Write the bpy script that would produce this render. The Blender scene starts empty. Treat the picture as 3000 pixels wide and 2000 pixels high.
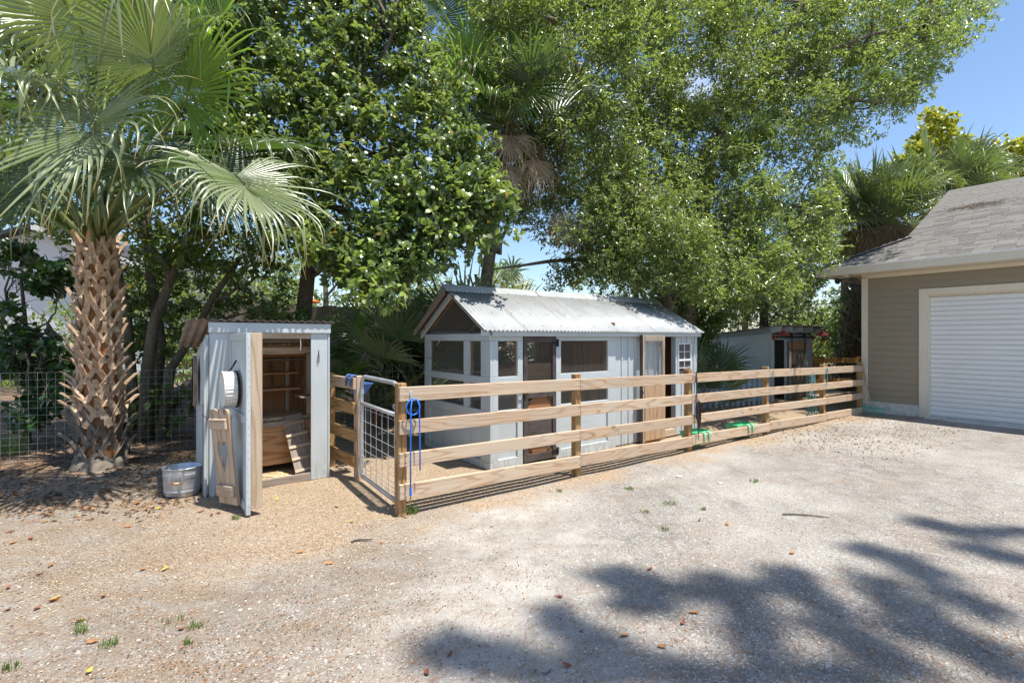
import bpy, math, random
import numpy as np
from mathutils import Vector, Matrix
from mathutils import noise as mnoise
random.seed(11)
rng = np.random.default_rng(5)
S = bpy.context.scene
COL = S.collection
rad = math.radians

# ------------------------------------------------------------------ camera, light, exposure
CAMH = 1.75
cd = bpy.data.cameras.new('camera'); cam = bpy.data.objects.new('camera', cd); COL.objects.link(cam)
cam.location = (0, 0, CAMH); cam.rotation_euler = (rad(90), 0, 0)
cd.sensor_width = 36.0; cd.lens = 17.28; cd.shift_y = -10 / 3000.0
cd.clip_start = 0.05; cd.clip_end = 2000
S.camera = cam
SUN = Vector((.28, -.167, 1)).normalized()
world = bpy.data.worlds.new('World'); S.world = world; world.use_nodes = True
wn = world.node_tree.nodes; wl = world.node_tree.links
for n in list(wn): wn.remove(n)
sky = wn.new('ShaderNodeTexSky'); sky.sky_type = 'NISHITA'; sky.sun_disc = False
sky.sun_elevation = math.asin(SUN.z); sky.sun_rotation = math.atan2(SUN.x, SUN.y)
sky.air_density = 1.0; sky.dust_density = 0.6; sky.ozone_density = 2.0
tc = wn.new('ShaderNodeTexCoord')
mp = wn.new('ShaderNodeMapping'); mp.inputs['Scale'].default_value = (1, 1, 2.6); mp.inputs['Location'].default_value = (.37, .1, .2)
cn = wn.new('ShaderNodeTexNoise'); cn.inputs['Scale'].default_value = 2.6; cn.inputs['Detail'].default_value = 7; cn.inputs['Roughness'].default_value = .58
cr = wn.new('ShaderNodeValToRGB'); cr.color_ramp.elements[0].position = .60; cr.color_ramp.elements[1].position = .80
mx = wn.new('ShaderNodeMix'); mx.data_type = 'RGBA'; mx.inputs[7].default_value = (6.5, 6.7, 7.0, 1)
bg = wn.new('ShaderNodeBackground'); bg.inputs['Strength'].default_value = 0.118
wo = wn.new('ShaderNodeOutputWorld')
hs_ = wn.new('ShaderNodeHueSaturation'); hs_.inputs['Saturation'].default_value = 1.05; hs_.inputs['Value'].default_value = 1.0
wl.new(sky.outputs[0], hs_.inputs['Color'])
wl.new(tc.outputs['Generated'], mp.inputs['Vector']); wl.new(mp.outputs[0], cn.inputs['Vector'])
wl.new(cn.outputs['Fac'], cr.inputs['Fac']); wl.new(cr.outputs['Color'], mx.inputs[0])
wl.new(hs_.outputs[0], mx.inputs[6]); wl.new(mx.outputs[2], bg.inputs['Color']); wl.new(bg.outputs[0], wo.inputs['Surface'])
sd = bpy.data.lights.new('sun', 'SUN'); sd.energy = 4.6; sd.angle = rad(0.6); sd.color = (1.0, .94, .85)
so = bpy.data.objects.new('sun', sd); COL.objects.link(so)
so.rotation_euler = SUN.to_track_quat('Z', 'Y').to_euler()
S.view_settings.view_transform = 'Standard'; S.view_settings.look = 'None'
S.view_settings.gamma = 1; S.view_settings.use_curve_mapping = False
S.view_settings.exposure = 0.82
S.cycles.max_bounces = 8; S.cycles.diffuse_bounces = 4; S.cycles.transparent_max_bounces = 8

# ------------------------------------------------------------------ frames
AU = math.atan2(.585, .811)                     # the yard's grid runs 35.8 degrees off the view
UU = Vector((math.cos(AU), math.sin(AU), 0)); VV = Vector((-math.sin(AU), math.cos(AU), 0))
FPX = 1440.0
def at(px, py, Z):                              # a bearing in the photograph and a distance -> a place
    return Vector(((px - 1500) / FPX * Z, Z, CAMH - (py - 990) / FPX * Z))
def ground(px, py):
    Z = FPX * CAMH / (py - 990); return Vector(((px - 1500) / FPX * Z, Z, 0))
O_COOP = Vector((-.276, 6.51, 0))
def uv(x, y): dx, dy = x - O_COOP.x, y - O_COOP.y; return dx * UU.x + dy * UU.y, dx * VV.x + dy * VV.y

# ------------------------------------------------------------------ material helpers
class NT:
    def __init__(s, name):
        s.m = bpy.data.materials.new(name); s.m.use_nodes = True
        s.t = s.m.node_tree; s.n = s.t.nodes; s.l = s.t.links
        s.b = s.n['Principled BSDF']; s.out = s.n['Material Output']
    def new(s, t, **k):
        n = s.n.new(t)
        for a, v in k.items(): setattr(n, a, v)
        return n
    def val(s, sock, v):
        if hasattr(v, 'links') or isinstance(v, bpy.types.NodeSocket): s.l.new(v, sock)
        else: sock.default_value = v
    def coord(s, scale=(1, 1, 1), rnd=0.0, kind='Object'):
        tc = s.new('ShaderNodeTexCoord'); v = tc.outputs[kind]
        if rnd:
            oi = s.new('ShaderNodeObjectInfo'); c = s.new('ShaderNodeCombineXYZ')
            for i, k in enumerate((37.1, 53.7, 71.3)):
                mm = s.math('MULTIPLY', oi.outputs['Random'], k * rnd); s.l.new(mm, c.inputs[i])
            a = s.new('ShaderNodeVectorMath', operation='ADD'); s.l.new(v, a.inputs[0]); s.l.new(c.outputs[0], a.inputs[1]); v = a.outputs[0]
        m = s.new('ShaderNodeVectorMath', operation='MULTIPLY'); s.l.new(v, m.inputs[0]); m.inputs[1].default_value = scale
        return m.outputs[0]
    def math(s, op, a, b=0.0, c=None):
        n = s.new('ShaderNodeMath', operation=op); s.val(n.inputs[0], a); s.val(n.inputs[1], b)
        if c is not None: s.val(n.inputs[2], c)
        return n.outputs[0]
    def noise(s, v, scale=1, detail=2, rough=.5, dist=0, out='Fac'):
        n = s.new('ShaderNodeTexNoise'); s.l.new(v, n.inputs['Vector']); n.inputs['Scale'].default_value = scale
        n.inputs['Detail'].default_value = detail; n.inputs['Roughness'].default_value = rough; n.inputs['Distortion'].default_value = dist
        return n.outputs[out]
    def voro(s, v, scale, out='Color', rnd=1):
        n = s.new('ShaderNodeTexVoronoi'); s.l.new(v, n.inputs['Vector']); n.inputs['Scale'].default_value = scale
        n.inputs['Randomness'].default_value = rnd; return n.outputs[out]
    def ramp(s, f, stops):
        n = s.new('ShaderNodeValToRGB'); e = n.color_ramp.elements
        while len(e) < len(stops): e.new(.5)
        for q, (p, c) in zip(e, stops):
            q.position = p; q.color = (c, c, c, 1) if not hasattr(c, '__len__') else (*c, 1)
        s.l.new(f, n.inputs['Fac']); return n.outputs['Color']
    def mix(s, f, a, b, mode='MIX'):
        n = s.new('ShaderNodeMix', data_type='RGBA', blend_type=mode)
        s.val(n.inputs[0], f); 
        for i, v in ((6, a), (7, b)):
            if isinstance(v, tuple): v = (*v, 1)
            s.val(n.inputs[i], v)
        return n.outputs[2]
    def bump(s, h, strength=.3, dist=.01):
        n = s.new('ShaderNodeBump'); n.inputs['Strength'].default_value = strength; n.inputs['Distance'].default_value = dist
        s.l.new(h, n.inputs['Height']); s.l.new(n.outputs[0], s.b.inputs['Normal'])
    def fin(s, col, rough=.7, metal=0, spec=.4):
        if isinstance(col, tuple): col = (*col, 1)
        s.val(s.b.inputs['Base Color'], col); s.val(s.b.inputs['Roughness'], rough)
        s.b.inputs['Metallic'].default_value = metal; s.b.inputs['Specular IOR Level'].default_value = spec
        return s.m

def plain(name, col, rough=.6, metal=0, var=.12, scale=8, bump=0):
    t = NT(name); v = t.coord(rnd=1); f = t.noise(v, scale, 5, .6)
    c = t.mix(t.ramp(f, [(.3, 0.0), (.7, 1.0)]), tuple(x * (1 - var) for x in col), tuple(min(1, x * (1 + var)) for x in col))
    if bump: t.bump(t.noise(v, scale * 8, 3), bump, .003)
    return t.fin(c, rough, metal)

def wood(name, light, dark, axis, rings=12.0, rough=.75, weather=None, wamt=.5, contrast=1.0):
    t = NT(name); al = .55; ac = 5.5
    sc = [ac, ac, ac]; sc['xyz'.index(axis)] = al
    v = t.coord(tuple(sc), rnd=1)
    n = t.noise(v, 1.0, 2.0, .35, .15)
    r = t.math('SINE', t.math('MULTIPLY', n, rings * 6.283))
    g = t.ramp(r, [(.0, .0), (.55, .15), (.95, 1.0)])
    sc2 = [90, 90, 90]; sc2['xyz'.index(axis)] = 2.5
    v2 = t.coord(tuple(sc2), rnd=1); st = t.noise(v2, 1.0, 3, .6)
    c = t.mix(t.math('MULTIPLY', g, .85 * contrast), light, dark)
    c = t.mix(t.math('MULTIPLY', t.ramp(st, [(.35, 1.0), (.65, 0.0)]), .35), c, tuple(x * .6 for x in dark))
    sk = [3.2, 3.2, 3.2]; sk['xyz'.index(axis)] = 1.6
    vk = t.voro(t.coord(tuple(sk), rnd=1), 1.0, 'Distance')
    c = t.mix(t.ramp(vk, [(.05, .85), (.085, 0.0)]), c, tuple(x * .35 for x in dark))
    if weather:
        w = t.noise(t.coord((1, 1, 1), rnd=1), 2.2, 5, .65)
        c = t.mix(t.ramp(w, [(.45 - wamt * .2, 0.0), (.75 - wamt * .2, .8)]), c, weather)
    oi = t.new('ShaderNodeObjectInfo')
    c = t.mix(t.math('MULTIPLY', oi.outputs['Random'], .22), c, tuple(x * .55 for x in dark))
    t.bump(st, .35, .002)
    return t.fin(c, rough, 0, .25)

def paint(name, col, under, axis='z', worn=.5, var=.08, dirt=(.12, .10, .08)):
    t = NT(name)
    sc = [45, 45, 45]; sc['xyz'.index(axis)] = 2.0
    st = t.noise(t.coord(tuple(sc), rnd=1), 1.0, 3, .6)
    ax = [18, 18, 18]; ax['xyz'.index(axis)] = 60
    st2 = t.noise(t.coord(tuple(ax), rnd=1), 1, 2)
    lg = t.noise(t.coord(rnd=1), 1.7, 4, .6)
    c = t.mix(t.ramp(lg, [(.3, 0.0), (.7, 1.0)]), tuple(x * (1 - var) for x in col), tuple(x * (1 + var) for x in col))
    c = t.mix(t.math('MULTIPLY', t.ramp(st, [(.3, 1.0), (.5, 0.0)]), .25), c, tuple(x * .7 for x in col))
    ch = t.noise(t.coord((1, 1, 1), rnd=1), 24, 6, .72)
    c = t.mix(t.ramp(ch, [(.70 - .05 * worn, 0.0), (.74 - .05 * worn, .8)]), c, under)
    dz = t.new('ShaderNodeSeparateXYZ'); t.l.new(t.coord(), dz.inputs[0])
    low = t.ramp(dz.outputs['Z'], [(0.0, 1.0), (.28, 0.0)])
    dn = t.noise(t.coord((30, 30, 5), rnd=1), 1, 5, .7)
    c = t.mix(t.math('MULTIPLY', t.math('MULTIPLY', low, t.ramp(dn, [(.42, 0.0), (.6, 1.0)])), .75 * worn), c, dirt)
    h = t.math('ADD', st, t.math('MULTIPLY', st2, .5))
    t.bump(h, .35, .002)
    return t.fin(c, .62, 0, .3)

def leafmat(name, c1, c2, tr, trans=.35, rough=.38, tip=None, young=None):
    t = NT(name)
    a = t.new('ShaderNodeAttribute', attribute_name='rnd'); sp = t.new('ShaderNodeSeparateColor'); t.l.new(a.outputs['Color'], sp.inputs[0])
    R, G, B = sp.outputs[0], sp.outputs[1], sp.outputs[2]
    c = t.mix(R, c1, c2)
    if young: c = t.mix(t.ramp(B, [(.86, 0.0), (.89, 1.0)]), c, young)
    if tip: c = t.mix(t.ramp(G, [(.8, 0.0), (.97, .9)]), c, tip)
    c = t.mix(t.ramp(B, [(.985, 0.0), (.99, 1.0)]), c, (.35, .22, .03))
    t.fin(c, rough, 0, .6)
    tb = t.new('ShaderNodeBsdfTranslucent'); t.val(tb.inputs['Color'], t.mix(R, tuple(x * .8 for x in tr), tr))
    ms = t.new('ShaderNodeMixShader'); ms.inputs[0].default_value = trans
    t.l.new(t.b.outputs[0], ms.inputs[1]); t.l.new(tb.outputs[0], ms.inputs[2]); t.l.new(ms.outputs[0], t.out.inputs['Surface'])
    return t.m

# palette
RL, RD = (.64, .48, .33), (.38, .22, .115)
M = {}
for a in 'xyz':
    M['pine_' + a] = wood('pine_board_' + a, RL, RD, a, weather=(.50, .42, .33), wamt=.4)
    M['post_' + a] = wood('treated_post_' + a, (.46, .29, .13), (.24, .12, .045), a)
    M['grey_' + a] = wood('weathered_grey_wood_' + a, (.36, .28, .22), (.17, .12, .085), a, weather=(.28, .25, .22), wamt=.6)
    M['dark_' + a] = wood('dark_weathered_wood_' + a, (.085, .07, .065), (.035, .028, .025), a, weather=(.13, .11, .10), wamt=.5)
    M['ply_' + a] = wood('plywood_' + a, (.55, .33, .17), (.34, .16, .07), a, rings=6)
    M['ply2_' + a] = wood('pale_plywood_' + a, (.60, .42, .27), (.42, .25, .14), a, rings=6)
    M['brown_' + a] = wood('brown_stained_ply_' + a, (.46, .23, .10), (.24, .11, .045), a, rings=5)
    M['stud_' + a] = wood('stud_' + a, (.62, .50, .37), (.42, .30, .20), a, rings=6)
    M['blue_' + a] = paint('pale_blue_paint_' + a, (.50, .545, .555), (.33, .27, .2), a, .55)
    M['gold_' + a] = wood('golden_board_' + a, (.50, .30, .10), (.28, .14, .04), a)
M['bluegrey'] = paint('blue_grey_wall_paint', (.50, .56, .58), (.3, .3, .28), 'x', .3)
M['picket'] = paint('slate_blue_picket_paint', (.30, .38, .45), (.15, .15, .15), 'z', .3)
M['cream'] = paint('cream_trim_paint', (.70, .635, .52), (.4, .35, .28), 'z', .25, .03)
M['whitet'] = paint('white_trim_paint', (.75, .74, .70), (.4, .38, .33), 'z', .3, .03)
def t_():
    t = NT('taupe_siding_paint'); f = t.noise(t.coord((3, 3, 40), rnd=.3), 2, 4); 
    c = t.mix(f, (.265, .225, .165), (.325, .278, .205)); t.bump(t.noise(t.coord((4, 4, 90), rnd=1), 3, 3), .3, .002)
    return t.fin(c, .7, 0, .25)
M['taupe'] = t_()
M['slat'] = plain('white_roller_slat_enamel', (.76, .76, .75), .42, 0, .03, 3)
M['galv'] = plain('galvanised_steel', (.50, .52, .54), .42, .55, .16, 14, .1)
M['wire'] = plain('galvanised_wire', (.48, .49, .47), .5, .4, .2, 30)
M['mesh'] = plain('hardware_cloth_wire', (.30, .29, .26), .55, .4, .2, 30)
def t_():
    t = NT('corrugated_zinc_roof'); v = t.coord(rnd=1); f = t.noise(v, 3, 6, .7); g = t.noise(t.coord((14, 1.0, 1), rnd=1), 1, 4)
    c = t.mix(t.ramp(f, [(.35, 0.0), (.7, 1.0)]), (.29, .305, .31), (.385, .395, .395)); c = t.mix(t.ramp(g, [(.55, 0.0), (.75, .5)]), c, (.22, .215, .20))
    return t.fin(c, .62, .1)
M['zinc'] = t_()
def t_():
    t = NT('old_rusty_corrugated_roof'); v = t.coord(rnd=1); f = t.noise(v, 4, 6, .7)
    c = t.mix(t.ramp(f, [(.35, 0.0), (.65, 1.0)]), (.20, .165, .145), (.36, .31, .28)); return t.fin(c, .8, .1)
M['oldroof'] = t_()
M['black'] = plain('black_iron', (.02, .02, .022), .5, .5, .2, 30)
M['leather'] = plain('dark_leather', (.035, .025, .022), .5, 0, .3, 30)
M['brass'] = plain('brass_clip', (.35, .22, .08), .4, .7, .1)
M['rope'] = plain('blue_rope', (.015, .16, .62), .6, 0, .15, 60, .5)
M['redlamp'] = plain('faded_red_enamel', (.34, .055, .04), .5, 0, .2, 20)
M['green'] = plain('green_plastic', (.10, .50, .22), .4, 0, .08, 5)
M['greenl'] = plain('pale_green_plastic', (.30, .66, .40), .45, 0, .06, 5)
M['teal'] = plain('teal_green_plastic', (.05, .40, .28), .45, 0, .08, 10)
M['bluep'] = plain('blue_plastic', (.06, .13, .34), .5, 0, .12, 8)
M['net'] = plain('blue_green_net_cord', (.12, .36, .42), .7, 0, .2, 20)
M['hay'] = plain('hay', (.36, .30, .14), .9, 0, .3, 40)
M['glass'] = plain('dim_window_glass', (.10, .095, .09), .08, 0, .1, 2)
M['lampglass'] = plain('lamp_glass', (.55, .52, .45), .12, 0, .1, 9)
M['hose'] = plain('tan_plastic_ring', (.27, .24, .19), .6, 0, .12, 12)
M['darkv'] = plain('dark_soffit_vent', (.05, .045, .04), .8)
M['orange'] = plain('orange_fabric', (.75, .16, .03), .7); M['white'] = plain('white_plastic', (.8, .8, .8), .4, 0, .03)
M['concrete'] = plain('pale_concrete', (.55, .54, .50), .85, 0, .2, 9, .4)
def t_():
    t = NT('white_stucco'); v = t.coord(); f = t.noise(v, 7, 8, .7); h = t.noise(t.coord((1, 1, 2.2)), 9, 6, .6)
    t.bump(h, .7, .03); return t.fin(t.mix(f, (.62, .63, .64), (.78, .78, .78)), .85)
M['stucco'] = t_()
def t_(name, a, b, hv=.5):
    t = NT(name); v = t.coord(rnd=1); f = t.noise(v, 9, 6, .7); g = t.noise(v, 160, 2)
    oi = t.new('ShaderNodeObjectInfo')
    c = t.mix(t.math('ADD', t.math('MULTIPLY', oi.outputs['Random'], .6), t.math('MULTIPLY', f, .4)), a, b)
    c = t.mix(t.math('MULTIPLY', g, .35), c, (.03, .03, .03)); t.bump(g, .6, .003); return t.fin(c, .9, 0, .2)
M['shingle'] = t_('asphalt_shingle', (.115, .11, .105), (.26, .25, .235))
M['shingle2'] = t_('distant_dark_shingle', (.05, .055, .06), (.09, .09, .10))
def t_(name, a, b, c3, sc=3.0):
    t = NT(name); v = t.coord((1, 1, .35)); f = t.noise(v, sc, 8, .7, .4); g = t.noise(t.coord((1, 1, .5)), sc * 7, 5, .7)
    c = t.mix(t.ramp(f, [(.35, 0.0), (.65, 1.0)]), a, b); c = t.mix(t.ramp(g, [(.5, 0.0), (.68, .7)]), c, c3)
    t.bump(g, .8, .02); return t.fin(c, .9, 0, .15)
M['bark'] = t_('dark_grey_bark', (.08, .068, .052), (.17, .15, .12), (.22, .22, .18))
M['bark2'] = t_('pale_flaking_bark', (.11, .09, .07), (.22, .18, .14), (.30, .27, .23))
M['fibre'] = t_('orange_brown_palm_fibre', (.24, .10, .045), (.36, .17, .08), (.15, .08, .045), 9)
def t_():
    t = NT('palm_leaf_base'); v = t.coord((1, 1, 1), rnd=1); f = t.noise(v, 13, 7, .7); g = t.noise(t.coord((60, 60, 6), rnd=1), 1, 4)
    c = t.mix(t.ramp(f, [(.35, 0.0), (.62, 1.0)]), (.36, .22, .135), (.58, .46, .34))
    c = t.mix(t.ramp(g, [(.55, 0.0), (.7, .6)]), c, (.13, .08, .05)); t.bump(g, .6, .004); return t.fin(c, .85, 0, .2)
M['boot'] = t_()
M['boot_old'] = plain('old_grey_palm_leaf_base', (.17, .145, .12), .9, 0, .45, 14, .6)
M['stem'] = plain('green_petiole', (.16, .20, .07), .5, 0, .25, 6)
M['stemdry'] = plain('dry_petiole', (.26, .17, .09), .7, 0, .25, 6)
M['frond'] = leafmat('palm_blade', (.15, .19, .09), (.26, .30, .17), (.30, .44, .06), .22, .33, (.42, .27, .08))
M['frondb'] = leafmat('young_palm_blade', (.10, .18, .035), (.17, .27, .05), (.36, .60, .04), .42, .36, (.42, .27, .08))
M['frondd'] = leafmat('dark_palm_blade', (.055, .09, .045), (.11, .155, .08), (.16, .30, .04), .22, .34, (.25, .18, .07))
M['frondx'] = leafmat('dead_palm_blade', (.27, .18, .105), (.46, .34, .215), (.3, .18, .07), .2, .8)
M['ficus'] = leafmat('glossy_broad_leaf', (.055, .095, .038), (.145, .195, .08), (.40, .54, .09), .32, .30, None, (.24, .34, .07))
M['dusk'] = leafmat('dark_broad_leaf', (.05, .085, .03), (.135, .18, .065), (.38, .52, .06), .36, .28, None, (.22, .32, .06))
M['oak'] = leafmat('small_oak_leaf', (.075, .11, .045), (.20, .245, .11), (.42, .56, .09), .36, .28, None, (.33, .42, .09))
M['far'] = leafmat('far_tree_leaf', (.09, .13, .04), (.20, .26, .08), (.40, .56, .07), .36, .45)
M['yellowl'] = leafmat('yellow_green_leaf', (.14, .22, .03), (.40, .40, .04), (.6, .6, .05), .4, .4)
M['pale'] = leafmat('pale_shrub_leaf', (.14, .17, .08), (.32, .34, .20), (.4, .45, .15), .3, .5)
M['grape'] = leafmat('round_dark_leaf', (.02, .055, .02), (.05, .10, .035), (.12, .28, .03), .25, .35)
M['grass'] = leafmat('grass_blade', (.07, .13, .03), (.16, .25, .06), (.3, .45, .06), .35, .45)
M['fern'] = leafmat('fern_leaf', (.03, .10, .02), (.07, .17, .03), (.2, .42, .03), .3, .4)
def litter(name, cols, rough=.8):
    t = NT(name); a = t.new('ShaderNodeAttribute', attribute_name='rnd'); sp = t.new('ShaderNodeSeparateColor'); t.l.new(a.outputs['Color'], sp.inputs[0])
    n = len(cols); c = t.ramp(sp.outputs[0], [((i + .001) / n, k) for i, k in enumerate(cols)])
    return t.fin(c, rough, 0, .25)
M['chips'] = litter('wood_chips', [(.46, .34, .21), (.54, .43, .29), (.36, .26, .16), (.50, .40, .27), (.24, .17, .10), (.62, .52, .39)])
M['litterl'] = litter('leaf_crumbs', [(.22, .10, .05), (.30, .17, .085), (.15, .09, .055), (.36, .24, .13), (.11, .065, .04)])
M['pebble'] = litter('pebbles', [(.42, .40, .36), (.30, .28, .255), (.56, .53, .48), (.20, .19, .175), (.44, .39, .31), (.14, .13, .12)])
M['leafy'] = plain('yellow_fallen_leaf', (.62, .38, .05), .6, 0, .2, 30)
M['leafo'] = plain('orange_brown_fallen_leaf', (.36, .165, .06), .7, 0, .25, 30)
M['leafr'] = plain('reddish_brown_fallen_leaf', (.24, .075, .035), .7, 0, .3, 30)

# ground: sandy gravel with tan wood chips around the sheds and fence, dark leaf mould under the trees
def t_():
    t = NT('sandy_gravel_ground')
    P = t.coord((1, 1, 1)); sep = t.new('ShaderNodeSeparateXYZ'); t.l.new(P, sep.inputs[0]); X, Y = sep.outputs[0], sep.outputs[1]
    u0, v0 = O_COOP.dot(UU), O_COOP.dot(VV)
    Uc = t.math('SUBTRACT', t.math('ADD', t.math('MULTIPLY', X, UU.x), t.math('MULTIPLY', Y, UU.y)), u0)
    Vc = t.math('SUBTRACT', t.math('ADD', t.math('MULTIPLY', X, VV.x), t.math('MULTIPLY', Y, VV.y)), v0)
    big = t.noise(P, .9, 5, .6); mid = t.noise(P, 4.5, 6, .65); fine = t.noise(P, 38, 4, .7); vf = t.noise(P, 150, 3, .7)
    stones = t.voro(P, 95, 'Color'); sb = t.new('ShaderNodeSeparateColor'); t.l.new(stones, sb.inputs[0])
    edge = t.math('ADD', Vc, t.math('MULTIPLY', t.math('SUBTRACT', big, .5), 2.6))
    chipf = t.ramp(t.math('ADD', t.math('MULTIPLY', edge, .2), .7), [(.42, 0.0), (.53, 1.0)])
    umask = t.ramp(t.math('ADD', t.math('MULTIPLY', t.math('ADD', Uc, t.math('MULTIPLY', big, 1.5)), .1), .5), [(.14, .05), (.34, 1.0)]); chipf = t.math('MULTIPLY', chipf, umask)
    sand = t.mix(t.ramp(mid, [(.3, 0.0), (.7, 1.0)]), (.195, .183, .165), (.36, .338, .305))
    sand = t.mix(t.ramp(t.noise(P, .55, 3, .5), [(.45, 0.0), (.62, .7)]), sand, (.44, .42, .38))
    sand = t.mix(t.ramp(sb.outputs[0], [(.0, .75), (.22, 0.0)]), sand, (.15, .145, .14))
    sand = t.mix(t.ramp(sb.outputs[1], [(.80, 0.0), (.95, .8)]), sand, (.56, .54, .51))
    sand = t.mix(t.math('MULTIPLY', t.ramp(t.noise(P, 1.6, 6, .75), [(.50, 0.0), (.66, 1.0)]), t.ramp(fine, [(.42, .1), (.62, .5)])), sand, (.33, .23, .15))
    cv = t.voro(t.coord((1, 1.0, 1)), 70, 'Color'); cs = t.new('ShaderNodeSeparateColor'); t.l.new(cv, cs.inputs[0])
    wz = t.math('ABSOLUTE', t.math('ADD', t.math('ADD', X, .1), t.math('MULTIPLY', t.math('SUBTRACT', big, .5), 2.2)))
    sand = t.mix(t.math('MULTIPLY', t.ramp(wz, [(.25, 1.0), (.95, 0.0)]), t.ramp(mid, [(.32, .25), (.6, .9)])), sand, (.50, .48, .44))
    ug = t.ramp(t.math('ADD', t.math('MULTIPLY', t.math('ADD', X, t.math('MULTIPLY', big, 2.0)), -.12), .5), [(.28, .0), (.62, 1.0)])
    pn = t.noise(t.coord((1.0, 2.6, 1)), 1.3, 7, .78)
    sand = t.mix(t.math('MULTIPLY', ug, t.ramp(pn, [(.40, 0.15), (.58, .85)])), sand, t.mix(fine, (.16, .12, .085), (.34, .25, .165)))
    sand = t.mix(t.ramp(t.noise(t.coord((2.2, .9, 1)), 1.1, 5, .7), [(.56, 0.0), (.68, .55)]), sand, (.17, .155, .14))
    tr = t.math('SINE', t.math('ADD', t.math('MULTIPLY', Vc, 4.2), t.math('MULTIPLY', t.noise(P, .45, 3, .5), 7.0)))
    sand = t.mix(t.math('MULTIPLY', t.ramp(tr, [(.35, 0.0), (1.0, .38)]), t.ramp(pn, [(.35, .3), (.6, 1.0)])), sand, (.225, .20, .17))
    chip = t.ramp(cs.outputs[0], [(0, (.24, .165, .105)), (.3, (.36, .27, .175)), (.6, (.46, .36, .25)), (.85, (.34, .26, .185)), (1, (.55, .46, .34))])
    chip = t.mix(t.ramp(mid, [(.45, 0.0), (.7, .6)]), chip, (.30, .235, .18))
    c = t.mix(chipf, sand, chip)
    dk = t.math('MULTIPLY', t.ramp(t.math('ADD', Vc, t.math('MULTIPLY', big, 1.4)), [(.0, 0.0), (.5, 0.0), (.999, 1.0)]), 1.0)
    # leaf mould: behind the wire fence and under the cabbage palm
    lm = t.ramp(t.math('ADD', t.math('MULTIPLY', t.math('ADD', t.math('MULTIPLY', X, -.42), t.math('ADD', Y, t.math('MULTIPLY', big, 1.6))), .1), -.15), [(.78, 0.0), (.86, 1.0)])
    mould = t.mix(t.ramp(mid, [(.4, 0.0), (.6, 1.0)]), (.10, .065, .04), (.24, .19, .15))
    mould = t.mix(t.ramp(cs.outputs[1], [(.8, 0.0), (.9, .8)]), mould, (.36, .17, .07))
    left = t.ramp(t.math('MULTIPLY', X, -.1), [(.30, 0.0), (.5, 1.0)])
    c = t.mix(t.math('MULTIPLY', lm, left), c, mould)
    c = t.mix(t.math('MULTIPLY', t.ramp(vf, [(.35, 1.0), (.6, 0.0)]), .3), c, (.11, .10, .09))
    h = t.math('ADD', t.math('MULTIPLY', fine, 1.0), t.math('ADD', t.math('MULTIPLY', vf, .5), t.math('MULTIPLY', sb.outputs[2], .5)))
    t.bump(h, .75, .012)
    return t.fin(c, .95, 0, .12)
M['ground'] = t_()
def t_():
    t = NT('wood_shavings'); P = t.coord(); cv = t.voro(P, 75, 'Color'); cs = t.new('ShaderNodeSeparateColor'); t.l.new(cv, cs.inputs[0])
    c = t.ramp(cs.outputs[0], [(0, (.30, .20, .11)), (.4, (.50, .37, .22)), (.8, (.62, .50, .33)), (1, (.36, .25, .14))]); t.bump(t.noise(P, 60, 4), .8, .01)
    return t.fin(c, .9, 0, .15)
M['shavings'] = t_()
M['mulch'] = plain('dark_mulch', (.075, .055, .04), .95, 0, .5, 20, .8)

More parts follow.
